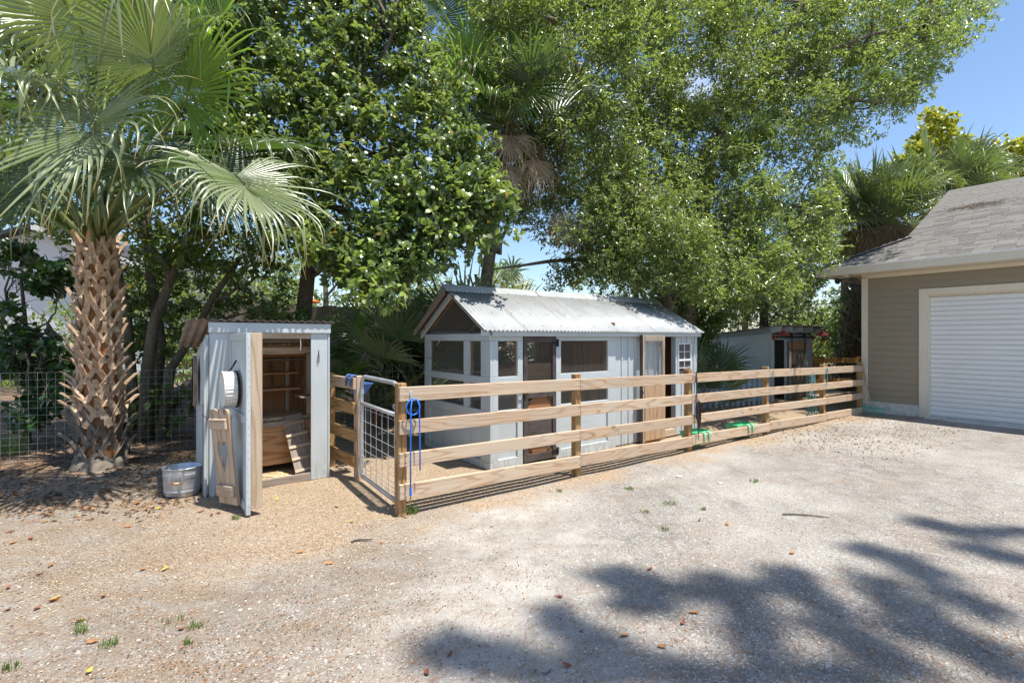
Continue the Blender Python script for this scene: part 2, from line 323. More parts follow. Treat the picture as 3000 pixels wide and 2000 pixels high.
# ------------------------------------------------------------------ mesh helpers
class B:
    def __init__(s): s.v = []; s.f = []
    def add(s, vs, fs):
        o = len(s.v); s.v += [tuple(v) for v in vs]; s.f += [tuple(i + o for i in f) for f in fs]; return s
    def box(s, x0, x1, y0, y1, z0, z1, b=.003, mat=None):
        b = min(b, abs(x1 - x0) * .3, abs(y1 - y0) * .3, abs(z1 - z0) * .3)
        X = (x0, x1); Y = (y0, y1); Z = (z0, z1); vs = []; idx = {}
        for i in (0, 1):
            for j in (0, 1):
                for k in (0, 1):
                    x, y, z = X[i], Y[j], Z[k]; sx, sy, sz = (1, -1)[i], (1, -1)[j], (1, -1)[k]
                    idx[i, j, k] = len(vs)
                    vs += [(x, y + sy * b, z + sz * b), (x + sx * b, y, z + sz * b), (x + sx * b, y + sy * b, z)]
        I = lambda i, j, k, a: idx[i, j, k] + a
        fs = [(I(0,0,0,0), I(0,0,1,0), I(0,1,1,0), I(0,1,0,0)), (I(1,0,0,0), I(1,1,0,0), I(1,1,1,0), I(1,0,1,0)),
              (I(0,0,0,1), I(1,0,0,1), I(1,0,1,1), I(0,0,1,1)), (I(0,1,0,1), I(0,1,1,1), I(1,1,1,1), I(1,1,0,1)),
              (I(0,0,0,2), I(0,1,0,2), I(1,1,0,2), I(1,0,0,2)), (I(0,0,1,2), I(1,0,1,2), I(1,1,1,2), I(0,1,1,2))]
        for j in (0, 1):
            for k in (0, 1): fs.append((I(0,j,k,1), I(1,j,k,1), I(1,j,k,2), I(0,j,k,2)))
        for i in (0, 1):
            for k in (0, 1): fs.append((I(i,0,k,0), I(i,1,k,0), I(i,1,k,2), I(i,0,k,2)))
        for i in (0, 1):
            for j in (0, 1): fs.append((I(i,j,0,0), I(i,j,1,0), I(i,j,1,1), I(i,j,0,1)))
        for i in (0, 1):
            for j in (0, 1):
                for k in (0, 1): fs.append((I(i,j,k,0), I(i,j,k,1), I(i,j,k,2)))
        if mat is not None: vs = [mat @ Vector(v) for v in vs]
        return s.add(vs, fs)
    def tube(s, pts, r, n=6, cap=True, closed=False):
        pts = [Vector(p) for p in pts]; m = len(pts)
        R = r if hasattr(r, '__len__') else [r] * m
        up = Vector((.13, .31, .94)); vs = []; prev = None
        for i, p in enumerate(pts):
            if closed: d = pts[(i + 1) % m] - pts[i - 1]
            else: d = pts[min(i + 1, m - 1)] - pts[max(i - 1, 0)]
            d.normalize()
            a = (prev - d * prev.dot(d)) if prev is not None else d.cross(up)
            if a.length < 1e-5: a = d.cross(Vector((1, 0, 0)))
            a.normalize(); prev = a; bb = d.cross(a)
            for k in range(n):
                t = 2 * math.pi * k / n; vs.append(p + (a * math.cos(t) + bb * math.sin(t)) * R[i])
        fs = []
        for i in range(m if closed else m - 1):
            j = (i + 1) % m
            for k in range(n): fs.append((i*n + k, i*n + (k+1) % n, j*n + (k+1) % n, j*n + k))
        if cap and not closed: fs += [tuple(range(n))[::-1], tuple((m-1)*n + k for k in range(n))]
        return s.add(vs, fs)
    def lathe(s, prof, n=24, M4=None, sx=1, sy=1, close=False):
        vs = []; fs = []; m = len(prof)
        for r, z in prof:
            for k in range(n):
                t = 2 * math.pi * k / n; vs.append(Vector((r * math.cos(t) * sx, r * math.sin(t) * sy, z)))
        for i in range(m - 1):
            for k in range(n): fs.append((i*n+k, i*n+(k+1) % n, (i+1)*n+(k+1) % n, (i+1)*n+k))
        if prof[0][0] > 1e-6 and close: fs.append(tuple(range(n))[::-1])
        if prof[-1][0] > 1e-6 and close: fs.append(tuple((m-1)*n+k for k in range(n)))
        if M4 is not None: vs = [M4 @ v for v in vs]
        return s.add(vs, fs)
    def prism(s, poly, a, b, axes='xz'):            # outline in two axes, extruded along the third
        ax = {'xz': lambda p, t: (p[0], t, p[1]), 'yz': lambda p, t: (t, p[0], p[1]), 'xy': lambda p, t: (p[0], p[1], t)}[axes]
        n = len(poly); vs = [ax(p, a) for p in poly] + [ax(p, b) for p in poly]
        return s.add(vs, [tuple(range(n))[::-1], tuple(range(n, 2*n))] + [(i, (i+1) % n, n+(i+1) % n, n+i) for i in range(n)])
    def wire(s, p, q, r):                           # a thin square-section straight wire
        p = Vector(p); q = Vector(q); d = (q - p).normalized(); a = d.cross(Vector((.3, .5, .81))).normalized() * r; b = d.cross(a)
        vs = [p + a, p + b, p - a, p - b, q + a, q + b, q - a, q - b]
        return s.add(vs, [(i, (i+1) % 4, 4+(i+1) % 4, 4+i) for i in range(4)])
    def mesh(s, name, mat, smooth=False):
        me = bpy.data.meshes.new(name); me.from_pydata([tuple(v) for v in s.v], [], s.f)
        if smooth: me.shade_smooth()
        me.materials.append(M[mat] if isinstance(mat, str) else mat); return me
    def obj(s, name, mat, parent=None, smooth=False, **k):
        return put(name, s.mesh(name, mat, smooth), parent, **k)
def put(name, me, parent=None, loc=None, rot=None, scale=None, label=None, cat=None, group=None, kind=None):
    o = bpy.data.objects.new(name, me); COL.objects.link(o)
    if parent is not None: o.parent = parent
    if loc is not None: o.location = loc
    if rot is not None: o.rotation_euler = rot
    if scale is not None: o.scale = scale
    return tag(o, label, cat, group, kind)
def tag(o, label=None, cat=None, group=None, kind=None):
    if label: o['label'] = label
    if cat: o['category'] = cat
    if group: o['group'] = group
    if kind: o['kind'] = kind
    return o
def thing(name, label, cat, loc=(0, 0, 0), rz=0.0, group=None):
    o = put(name, None, None, loc, (0, 0, rz)); o.empty_display_size = .2
    return tag(o, label, cat, group)
def bx(name, mat, parent, x0, x1, y0, y1, z0, z1, b=.003, **k):
    return B().box(x0, x1, y0, y1, z0, z1, b).obj(name, mat, parent, **k)
def copy_tree(o, parent=None):
    c = o.copy(); COL.objects.link(c)
    if parent is not None: c.parent = parent
    for ch in [x for x in S.collection.objects if x.parent == o]: copy_tree(ch, c)
    return c
def np_mesh(name, V, polys, mat, rnd=None, smooth=False):
    """V (n,3); polys list of (m,k) index arrays; rnd (n,3) per-vertex variation"""
    me = bpy.data.meshes.new(name); V = np.asarray(V, np.float32)
    me.vertices.add(len(V)); me.vertices.foreach_set('co', V.ravel())
    li = np.concatenate([p.ravel() for p in polys]).astype(np.int32)
    tot = np.concatenate([np.full(len(p), p.shape[1]) for p in polys]).astype(np.int32)
    st = np.concatenate([[0], np.cumsum(tot)[:-1]]).astype(np.int32)
    me.loops.add(len(li)); me.loops.foreach_set('vertex_index', li)
    me.polygons.add(len(tot)); me.polygons.foreach_set('loop_start', st)
    me.update(calc_edges=True)
    if smooth: me.shade_smooth()
    if rnd is not None:
        at_ = me.color_attributes.new('rnd', 'FLOAT_COLOR', 'POINT')
        c = np.ones((len(V), 4), np.float32); c[:, :3] = rnd; at_.data.foreach_set('color', c.ravel())
    me.materials.append(M[mat] if isinstance(mat, str) else mat); return me
def nrm(a): return a / np.maximum(np.linalg.norm(a, axis=-1, keepdims=True), 1e-9)
def leaf_mesh(name, P, D, N, L, W, mat, shape=6, curl=.18):
    """leaves at points P, pointing along D, with upper face N"""
    n = len(P); D = nrm(D); Sd = nrm(np.cross(D, N)); Nn = np.cross(Sd, D)
    L = L[:, None]; W = W[:, None]
    if shape == 6:
        loc = [(0, 0, 0), (.33, .46, .05), (.33, -.46, .05), (.74, .40, 0), (.74, -.40, 0), (1, 0, -curl)]
        pat = [np.array([[0, 2, 1], [3, 4, 5]]), np.array([[1, 2, 4, 3]])]
    else:
        loc = [(0, 0, 0), (.45, .5, .06), (1, 0, -curl), (.45, -.5, .06)]
        pat = [np.array([[0, 3, 2], [0, 2, 1]])]
    k = len(loc); V = np.stack([P + D * L * a + Sd * W * b + Nn * L * c for a, b, c in loc], 1).reshape(-1, 3)
    off = (np.arange(n) * k)[:, None, None]
    polys = [(off + p[None]).reshape(-1, p.shape[1]) for p in pat]
    r = rng.random((n, 3)).repeat(k, 0)
    return np_mesh(name, V, polys, mat, r, smooth=False)
def whorls(centres, radii, ntw, nl, spread=.06, flat=1.0, up=.35):
    """twig tips scattered in blobs, each with a whorl of nl leaves: returns P, D, N"""
    C = np.repeat(centres, ntw, 0); Rr = np.repeat(np.asarray(radii).reshape(-1), ntw)
    d = nrm(rng.normal(size=C.shape)); rr = rng.random(len(C))[:, None] ** (1 / 2.2)
    T = C + d * rr * Rr[:, None] * np.array([1, 1, flat]); tw = nrm(d + np.array([0, 0, up]) + rng.normal(size=d.shape) * .45)
    T = np.repeat(T, nl, 0); tw = np.repeat(tw, nl, 0)
    j = rng.normal(size=T.shape); perp = nrm(j - tw * (j * tw).sum(1, keepdims=True))
    D = nrm(tw * (.35 + .5 * rng.random((len(T), 1))) + perp)
    Nn = nrm(tw * .6 + rng.normal(size=T.shape) * .45 + np.array([.15, -.25, .9]))
    P = T + tw * (rng.random((len(T), 1)) - .6) * spread * 2
    return P, D, Nn
def inpoly(x, y, poly):
    r = False; n = len(poly)
    for i in range(n):
        (x1, y1), (x2, y2) = poly[i], poly[(i + 1) % n]
        if (y1 > y) != (y2 > y) and x < (x2 - x1) * (y - y1) / (y2 - y1) + x1: r = not r
    return r
def fill(poly, n, Z0, Z1, keep=None, lean=0.0):
    """cluster centres spread through the solid angle of an outline, between two distances"""
    xs = [p[0] for p in poly]; ys = [p[1] for p in poly]; out = []; tries = 0
    while len(out) < n and tries < n * 30:
        tries += 1
        x = random.uniform(min(xs), max(xs)); y = random.uniform(min(ys), max(ys))
        if not inpoly(x, y, poly): continue
        if keep and random.random() > keep(x, y): continue
        out.append(at(x, y, random.uniform(Z0, Z1) + lean * (450 - y) / 900))
    return np.array([tuple(o) for o in out])
def branch_pts(p, q, n=7, sag=.12, wob=.06):
    p = Vector(p); q = Vector(q); L = (q - p).length; out = []
    o = Vector((random.uniform(-1, 1), random.uniform(-1, 1), random.uniform(-.2, 1))) * sag * L
    for i in range(n + 1):
        t = i / n; w = Vector([random.uniform(-1, 1) for _ in range(3)]) * wob * L * .3 * math.sin(math.pi * t)
        out.append(p.lerp(q, t) + o * math.sin(math.pi * t) + w)
    return out
# ================================================================== THE GROUND
def hgt(x, y):
    h = .016 * mnoise.noise(Vector((x * .8, y * .8, 3.1))) + .006 * mnoise.noise(Vector((x * 3.1, y * 3.1, 9.)))
    u, v = uv(x, y)
    if -2.2 < u < 6 and -1.6 < v < 3: h -= .004
    return h
def build_ground():
    ax = lambda lo, hi, fine0, fine1, st: sorted(set([round(lo + (fine0 - lo) * (i / 14) ** .35, 3) for i in range(14)] + list(np.round(np.arange(fine0, fine1, st), 3)) + [round(fine1 + (hi - fine1) * (i / 14) ** 3, 3) for i in range(15)]))
    xs = ax(-260, 260, -8, 9, .12); ys = ax(-60, 400, 1.6, 14, .12)
    V = [(x, y, (hgt(x, y) if -9 < x < 10 and 1 < y < 16 else 0)) for y in ys for x in xs]
    nx = len(xs); F = np.array([(j*nx+i, j*nx+i+1, (j+1)*nx+i+1, (j+1)*nx+i) for j in range(len(ys)-1) for i in range(nx-1)])
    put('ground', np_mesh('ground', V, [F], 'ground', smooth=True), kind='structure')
build_ground()

# ================================================================== GARAGE
GO = Vector((8.40, 11.75, 0))
g = thing('garage', 'taupe lap sided garage with cream trim and white roller door on the right', 'garage', GO, AU)
def lap(parent, y0, y1, z, zt=None, nm='siding_board', mat='taupe'):
    h = min(.160, (zt or 99) - z)
    B().prism([(0.0, z + .003), (-.021, z), (-.0215, z + .006), (-.005, z + h), (0, z + h)], y0, y1).obj(nm, mat, parent)
bx('wall', 'taupe', g, .001, .12, -1.2, 0, .26, 3.22); bx('wall', 'taupe', g, .001, .12, -6.5, -3.98, .26, 3.22); bx('wall', 'taupe', g, .001, .12, -3.979, -1.201, 2.70, 3.22)
for z in np.arange(.26, 3.18, .152):
    z = float(z)
    if z < 2.79: lap(g, -1.062, -.096, z); lap(g, -6.5, -4.125, z)
    else: lap(g, -6.5, -.096, z, 3.215)
bx('wall', 'taupe', g, .13, 7.7, -.1, -.004, .26, 3.22); bx('wall', 'taupe', g, 7.7, 7.82, -6.5, -.004, .26, 3.22); bx('wall', 'taupe', g, .13, 7.7, -6.62, -6.51, .26, 3.22)
for z in np.arange(.26, 3.1, .152):
    B().prism([(0, float(z)), (.016, float(z)), (.005, float(z) + .16), (0, float(z) + .16)], .14, 7.7, 'yz').obj('siding_board', 'taupe', g, loc=(0, -.003, 0))
bx('foundation', 'concrete', g, -.02, 7.8, -1.06, .01, -.05, .262); bx('foundation', 'concrete', g, -.02, .5, -6.5, -4.12, -.05, .262)
bx('corner_board', 'cream', g, -.03, .0, -.095, .03, .2, 3.21); bx('corner_board', 'cream', g, .001, .1, .0, .03, .2, 3.21)
fr = bx('door_frame', 'cream', g, -.035, .02, -1.213, -1.062, .0, 2.83); bx('door_frame', 'cream', g, -.035, .02, -4.12, -3.96, .0, 2.83); bx('door_frame', 'cream', g, -.038, .02, -3.96, -1.213, 2.69, 2.83)
bx('door_jamb', 'cream', g, .021, .13, -1.235, -1.19, 0, 2.69); bx('door_jamb', 'cream', g, .021, .13, -3.98, -3.94, 0, 2.69); bx('door_jamb', 'cream', g, .021, .13, -3.94, -1.235, 2.66, 2.70)
dr = put('roller_door', B().box(.115, .125, -3.94, -1.235, .05, 2.66).mesh('roller_door', 'slat'), g)
z = .06
while z < 2.62:
    B().prism([(.114, z), (.100, z + .003), (.089, z + .014), (.087, z + .05), (.089, z + .088), (.100, z + .098), (.114, z + .1005)], -3.94, -1.236).obj('slat', 'slat', dr); z += .1035
bx('bottom_bar', 'galv', dr, .09, .113, -3.94, -1.236, .0, .055)
bx('apron', 'concrete', g, -.25, .115, -4.05, -1.2, -.05, .018)
# roof: 6 in 12, hipped at the corner and gabled above
ex, sl = -.5, .5
def rz(x): return 3.45 + sl * (x - ex)
ry = -.605; rx = .905; RX = 4.4; YE = -7.0
deck = B(); th = -.03
P = [(ex, .8), (rx, ry), (RX, ry), (RX, YE), (ex, YE)]
deck.add([(x, y, rz(x) - .012) for x, y in P] + [(x, y, rz(x) - .05) for x, y in P], [(4, 3, 2, 1, 0), (5, 6, 7, 8, 9)] + [(i, (i+1) % 5, 5+(i+1) % 5, 5+i) for i in range(5)])
XR = 2 * RX - ex
Pb = [(RX, ry), (XR - 1.405, ry), (XR, .8), (XR, YE), (RX, YE)]
deck.add([(x, y, rz(2*RX - x) - .012) for x, y in Pb], [(4, 3, 2, 1, 0)])
deck.add([(ex, .8, 3.438), (XR, .8, 3.438), (XR - 1.405, ry, rz(rx) - .012), (rx, ry, rz(rx) - .012)], [(0, 1, 2, 3)])
roof = deck.obj('roof', 'shingle', g)
B().add([(rx, ry - .35, rz(rx)), (2*RX - rx, ry - .35, rz(rx)), (RX, ry - .35, rz(RX))], [(0, 1, 2)]).obj('gable', 'taupe', g)
bb = B()
for a, b_ in (((rx, rz(rx)), (RX, rz(RX))),):
    bb.prism([(a[0], a[1] - .16), (b_[0], b_[1] - .16), (b_[0], b_[1] - .02), (a[0], a[1] - .02)], ry - .02, ry + .02)
bb.obj('barge_board', 'cream', g)
# shingles
near = []; rest = B(); row = 0; s_up = .14 / math.sqrt(1 + sl * sl); ang = math.atan(sl)
tabm = []
for w in (.24, .30, .34):
    tabm.append((w, B().box(0, .17, -w, 0, 0, .012, .0015).mesh('shingle', 'shingle')))
x = ex - .01; cnt = 0
while x < RX - .05:
    ytop = .8 - (x - ex) if x < rx else ry
    y = ytop + .02; 
    while y > YE + .3:
        w, me = random.choice(tabm)
        Mx = Matrix.Translation((x, y, rz(x) - .008 + random.uniform(0, .003))) @ Matrix.Rotation(-ang + .03, 4, 'Y')
        if cnt < 296 and row < 24 and y > -2.9:
            o = put('shingle', me, roof); o.matrix_local = Mx; cnt += 1
        else: rest.box(0, .17, -w, 0, 0, .012, .0015, Mx)
        y -= w + .006
    x += s_up; row += 1
rest.obj('shingle', 'shingle', roof, kind='stuff')
cap = B()
for i in range(14):
    t = i / 14; cx, cy = ex + t * 1.405, .8 - t * 1.405
    cap.box(-.02, .20, -.12, .12, 0, .012, .002, Matrix.Translation((cx, cy, rz(cx) - .0)) @ Matrix.Rotation(-math.pi/4, 4, 'Z') @ Matrix.Rotation(-math.atan(sl / 1.414), 4, 'Y'))
cap.obj('hip_cap', 'shingle', roof)
# fascia, soffit
bx('fascia', 'cream', g, ex - .03, ex, YE, .83, 3.25, 3.43); bx('fascia', 'cream', g, ex, XR, .80, .83, 3.25, 3.43)
bx('drip_edge', 'whitet', g, ex - .045, ex - .03, YE, .845, 3.40, 3.438)
bx('soffit', 'cream', g, ex + .001, -.03, YE, .799, 3.245, 3.26); bx('soffit', 'cream', g, -.03, 7.7, .03, .799, 3.245, 3.26)
bx('frieze_board', 'cream', g, -.03, -.002, -6.5, .03, 3.16, 3.244)
bx('soffit_vent', 'darkv', g, -.0, 7.6, .60, .66, 3.240, 3.244)
# pine straw patch lying on the roof
bs = B()
for i in range(420):
    px, py = random.gauss(2.55, .10), random.gauss(-1.55, .33); a = random.gauss(1.5, .6); L = random.uniform(.05, .16)
    z0 = rz(px) + random.uniform(0, .02); bs.wire((px, py, z0), (px + L * math.cos(a), py + L * math.sin(a), z0 + L * math.cos(a) * sl + .004), .003)
bs.obj('fallen_straw', 'litterl' if 0 else 'grey_x', None, label='patch of dry pine straw lying on the grey shingle roof', cat='pine straw', kind='stuff', loc=GO, rot=(0, 0, AU))
# twin flood light under the soffit
fl = thing('floodlight', 'twin grey floodlight under the garage soffit beside the cream corner board', 'floodlight', GO + UU * -.22 + VV * .28 + Vector((0, 0, 3.244)), AU)
B().lathe([(.06, 0), (.06, -.03), (.02, -.04)], 16, close=True).obj('mount', 'whitet', fl)
for k, (dx, dy, ro, mt) in enumerate(((-.05, -.16, (1.25, 0, 1.2), 'lampglass'), (-.02, .13, (1.5, .4, .5), 'lampglass'))):
    B().tube([(0, 0, -.03), (dx * .4, dy * .5, -.09), (dx, dy, -.10)], .012).obj('arm', 'darkv', fl)
    E = Matrix.Translation((dx, dy, -.10)) @ Matrix.Rotation(-1.15, 4, 'Y') @ Matrix.Rotation((-.5, 1.1)[k], 4, 'X')
    h = B().lathe([(.0, .06), (.035, .055), (.045, .0), (.062, -.06), (.066, -.09), (.055, -.09)], 18, E).obj('lamp_head', 'darkv', fl, smooth=True)
    B().lathe([(.056, -.082), (.03, -.095), (0, -.10)], 18, E).obj('lens', 'lampglass', h, smooth=True)

# ================================================================== BOARD FENCE
FO = Vector((-1.061, 4.82, 0))
fen = thing('board_fence', 'four rail wooden board fence running from the gate to the garage corner', 'fence', FO, AU)
BAY = 2.37; zr = [1.268, 1.236, 1.203, 1.178, 1.135, 1.108]
rows_ = [(0, .140), (-.325, .138), (-.645, .135), (-.972, .15)]
xs = [0, BAY, 2*BAY, 3*BAY, 4*BAY, 4*BAY + .84*BAY]
for i, x in enumerate(xs):
    w = .045
    h = zr[i] + (.035, .055, .06, .05, .055, .08)[i]
    bx('post', 'post_z', fen, x - w, x + w, .03, .12, -.3, h, .005)
    nb = 3
for i in range(5):
    x0, x1 = xs[i] + (-.045 if i == 0 else .002), xs[i+1] - .002
    if i == 4: x1 = xs[5] + .03
    for r, (dz, hh) in enumerate(rows_):
        L = x1 - x0; za, zb = zr[i] + dz, zr[i+1] + dz
        if r == 3: za += .02; 
        th = math.atan2(zb - za, L)
        me = B().box(-L/2, L/2, -.019, .019, -hh, 0, .004).mesh('rail', 'pine_x')
        o = put('rail', me, fen, ((x0 + x1) / 2, .010 - .002 * r, (za + zb) / 2 + random.uniform(-.004, .004)), (random.uniform(-.006, .006), -th, 0))
        if i in (0,):
            pass
sc_ = B()
for i, x in enumerate(xs):
    for r, (dz, hh) in enumerate(rows_):
        for sx in ((.02,) if i == 0 else (-.03, .03)):
            for q in (.03, .10):
                sc_.lathe([(.0045, 0), (.004, .0015), (0, .002)], 6, Matrix.Translation((x + sx, -.0105 - .002*r, zr[i] + dz - q)) @ Matrix.Rotation(math.pi/2, 4, 'X'))
sc_.obj('screw_heads', 'black', fen, kind='stuff')
# short fence between the feed shed and the gate
F2 = Vector((-1.893, 6.07, 0)); a2 = math.atan2(6.75 - 6.07, -2.50 + 1.893)
sf = thing('short_board_fence', 'short four rail fence between the blue feed shed and the metal gate', 'fence', F2, a2)
for x, h in ((0, 1.285), (.88, 1.27)): bx('post', 'pine_z' if x == 0 else 'post_z', sf, x - .045, x + .045, -.045, .045, -.3, h, .005)
for r, z in enumerate((1.262, .962, .63, .315)):
    bx('rail', 'post_x' if r else 'pine_x', sf, -.035, .93, .047, .087, z - .14, z, .004)

# ================================================================== METAL GATE
gp0 = Vector((-1.853, 6.0, 0)); gp1 = Vector((-1.115, 4.91, 0)); gd = gp1 - gp0; GL = gd.length
gt = thing('metal_gate', 'galvanised tube gate with wire grid panel between the two wooden posts', 'gate', gp0, math.atan2(gd.y, gd.x))
x0, x1, z0, z1 = .05, GL - .04, .09, 1.29; r_ = .14
pts = []
for cx, cz, a0 in ((x1 - r_, z1 - r_, 90), (x1 - .05, z0 + .05, 0), (x0 + .05, z0 + .05, -90), (x0 + r_, z1 - r_, 180)):
    rr = r_ if cz > .5 else .05
    for k in range(5):
        a = rad(a0 - k * 22.5); pts.append((cx + rr * math.cos(a), 0, cz + rr * math.sin(a)))
B().tube(pts, .024, 10, closed=True).obj('frame', 'galv', gt, smooth=True)
B().tube([(x0, 0, .965), (x1, 0, .965)], .022, 10).obj('middle_rail', 'galv', gt, smooth=True)
k = 0; x = x0 + .16
while x < x1 - .05: B().tube([(x, 0, z0), (x, 0, .955)], .0035, 5).obj('grid_wire', 'galv', gt); x += .19
z = z0 + .06; dz = .05
while z < .93: B().tube([(x0, .006, z), (x1, .006, z)], .0035, 5).obj('grid_wire', 'galv', gt); z += dz; dz = min(.15, dz * 1.18)
for z in (.30, 1.1): 
    h = B().tube([(-.05, 0, z), (.02, 0, z)], .01, 6).lathe([(.03, -.03), (.03, .03)], 10, Matrix.Translation((x0, 0, z)), close=True).obj('hinge', 'galv', gt)
ch = B(); pts = [Vector((x1 - .09, -.03, .93)).lerp(Vector((x1 + .14, -.03, .83)), t / 14) + Vector((0, 0, -.05 * math.sin(math.pi * t / 14))) for t in range(15)]
for i in range(14):
    c = (pts[i] + pts[i+1]) / 2; ring = [c + Vector((.012 * math.cos(a), (.007 * math.sin(a)) * (i % 2), .007 * math.sin(a) * ((i+1) % 2))) for a in [j * math.pi / 4 for j in range(8)]]
    ch.tube(ring, .002, 4, closed=True)
ch.obj('chain', 'black', gt)
B().tube([(x1 - .08, -.02, 1.03), (x1 - .10, -.025, 1.06), (x1 - .07, -.025, 1.08), (x1 - .05, -.02, 1.05), (x1 - .06, -.02, .95), (x1 - .07, -.02, .62)], .006, 6).obj('latch_hook', 'galv', gt)

# ================================================================== THE RUN AND HEN HOUSE (long blue coop)
co = thing('chicken_coop', 'long pale blue coop with screened run and corrugated metal roof behind the fence', 'coop', O_COOP, AU)
W, D = 4.565, 1.92
def fr_(x0, x1, z0, z1, y=-.019, t=.019, nm='trim_board', mat=None, par=None, b=.003):
    mat = mat or ('blue_x' if (x1 - x0) > (z1 - z0) else 'blue_z')
    return bx(nm, mat, par or co, x0, x1, y - t, y + t, z0, z1, b)
# front frame
fr_(0, .50, 1.71, 1.81); fr_(1.10, 2.355, 1.71, 1.81)
for x0, x1 in ((0, .088), (.41, .498), (1.102, 1.197), (2.182, 2.355)): fr_(x0, x1, 1.232, 1.708); fr_(x0, x1, .782, 1.128)
fr_(0, .50, 1.13, 1.23); fr_(1.102, 2.355, 1.13, 1.23); fr_(0, .498, .70, .78); fr_(1.102, 2.355, .70, .78)
for x0, x1 in ((0, .088), (.41, .498), (1.102, 1.197), (2.182, 2.355)): fr_(x0, x1, .132, .698)
fr_(0, .498, .0, .13); fr_(1.102, 2.355, .0, .13)
fr_(.088, .41, .13, .70, -.004, .004, 'lower_panel', 'blue_x'); fr_(1.197, 2.182, .13, .70, -.004, .004, 'lower_panel', 'blue_x')
fr_(.50, 1.10, 1.785, 1.81)
# battened siding
def boards(x0, x1, z0, z1, w=.165):
    x = x0; 
    while x < x1 - .02:
        e = min(x + w, x1); fr_(x, e - .003, z0, z1, -.010, .008, 'siding_board', 'blue_z'); 
        if e < x1: fr_(e - .020, e + .016, z0, z1, -.026, .0075, 'batten', 'blue_z')
        x = e
boards(2.358, 2.86, .02, 1.81); boards(2.86, 3.435, .02, 1.81)
fr_(3.436, 3.46, .02, 1.80, -.03, .03, 'door_post')
boards(3.952, 4.565, 1.66, 1.81); boards(3.952, 4.565, .02, 1.06); boards(4.388, 4.565, 1.063, 1.657, .09)
fr_(3.952, 4.0, 1.062, 1.658, -.010, .008, 'siding_board'); fr_(4.50, 4.565, .02, 1.81, -.028, .008, 'corner_board')
bx('door_jamb', 'blue_z', co, 3.925, 3.95, -.03, .07, .02, 1.80); bx('door_header', 'blue_x', co, 3.46, 3.95, -.03, .02, 1.775, 1.81); bx('sill', 'stud_x', co, 3.46, 3.95, -.03, .04, .02, .14)
# four-pane sash window
wi = bx('window', 'glass', co, 4.01, 4.38, -.012, -.006, 1.07, 1.65)
for x0_, x1_, z0_, z1_ in ((4.0, 4.018, 1.062, 1.658), (4.368, 4.387, 1.062, 1.658), (4.018, 4.368, 1.638, 1.658), (4.018, 4.368, 1.062, 1.082), (4.018, 4.368, 1.335, 1.366)):
    bx('frame', 'white', wi, x0_, x1_, -.036, -.013, z0_, z1_, .002)
for za, zb in ((1.082, 1.335), (1.366, 1.638)):
    bx('muntin', 'white', wi, 4.189, 4.199, -.028, -.013, za, zb, .001); zm = (za + zb) / 2; bx('muntin', 'white', wi, 4.018, 4.188, -.027, -.0125, zm - .005, zm + .005, .001); bx('muntin', 'white', wi, 4.2, 4.368, -.027, -.0125, zm - .005, zm + .005, .001)
bx('curtain', 'whitet', wi, 4.03, 4.36, .03, .035, 1.2, 1.29)
# left end
def lf(y0, y1, z0, z1, x=-.019, t=.019, nm='trim_board', mat=None):
    return bx(nm, mat or ('blue_y' if (y1 - y0) > (z1 - z0) else 'blue_z'), co, x - t, x + t, y0, y1, z0, z1)
lf(-.038, D, 1.71, 1.81); lf(-.038, D, 1.13, 1.23); lf(-.038, D, .66, .78); lf(-.038, D, .0, .10)
for y0, y1 in ((-.038, .20), (.52, .66), (1.74, D)):
    lf(y0, y1, 1.232, 1.708); lf(y0, y1, .782, 1.128); lf(y0, y1, .102, .658)
lf(.2, .52, .1, .66, -.004, .004, 'lower_panel', 'blue_y'); lf(.66, 1.74, .1, .66, -.004, .004, 'lower_panel', 'blue_y')
# back and right end
B_ = lambda x0, x1, z0, z1, nm='trim_board', m='stud_x': bx(nm, m, co, x0, x1, D + .002, D + .04, z0, z1)
B_(0, 2.36, 1.71, 1.81); B_(0, 2.36, 1.13, 1.23); B_(0, 2.36, .0, .66, 'lower_panel', 'grey_x')
for x in (.0, 1.1, 2.27): B_(x, x + .09, .66, 1.71, m='stud_z')
bx('back_wall', 'blue_z', co, 2.36, W, D + .002, D + .02, 0, 1.81); bx('back_lining', 'brown_z', co, 2.36, W, D - .02, D, 0, 1.81)
bx('end_wall', 'blue_z', co, W - .02, W, .0, D, 0, 1.80); bx('end_lining', 'brown_z', co, W - .04, W - .022, .02, D - .03, 0, 1.80)
bx('partition', 'brown_z', co, 2.37, 2.39, .0, D - .022, 0, 2.0); bx('partition', 'brown_z', co, 3.02, 3.04, .5, D - .022, 0, 1.8)
bx('shelf', 'brown_x', co, 3.05, 4.52, 1.3, 1.88, .86, .89); bx('nest_box', 'brown_x', co, 1.25, 2.36, 1.1, 1.85, 1.0, 1.32)
bx('roost_bar', 'stud_x', co, .1, 2.3, 1.0, 1.05, .8, .85)
bx('bedding', 'mulch', co, .05, 4.5, .02, 1.9, .0, .03)
# studs inside the run, seen through the mesh
for x in (.045, .455, 1.15, 2.23): bx('stud', 'brown_z', co, x - .04, x + .04, .001, .06, .03, 1.80)
for y in (.10, .59, 1.83): bx('stud', 'brown_z', co, .001, .06, y - .045, y + .045, .03, 1.80)
for z in (1.76, 1.18, .70): bx('plate', 'brown_y', co, .0015, .05, .15, 1.78, z - .04, z + .04)
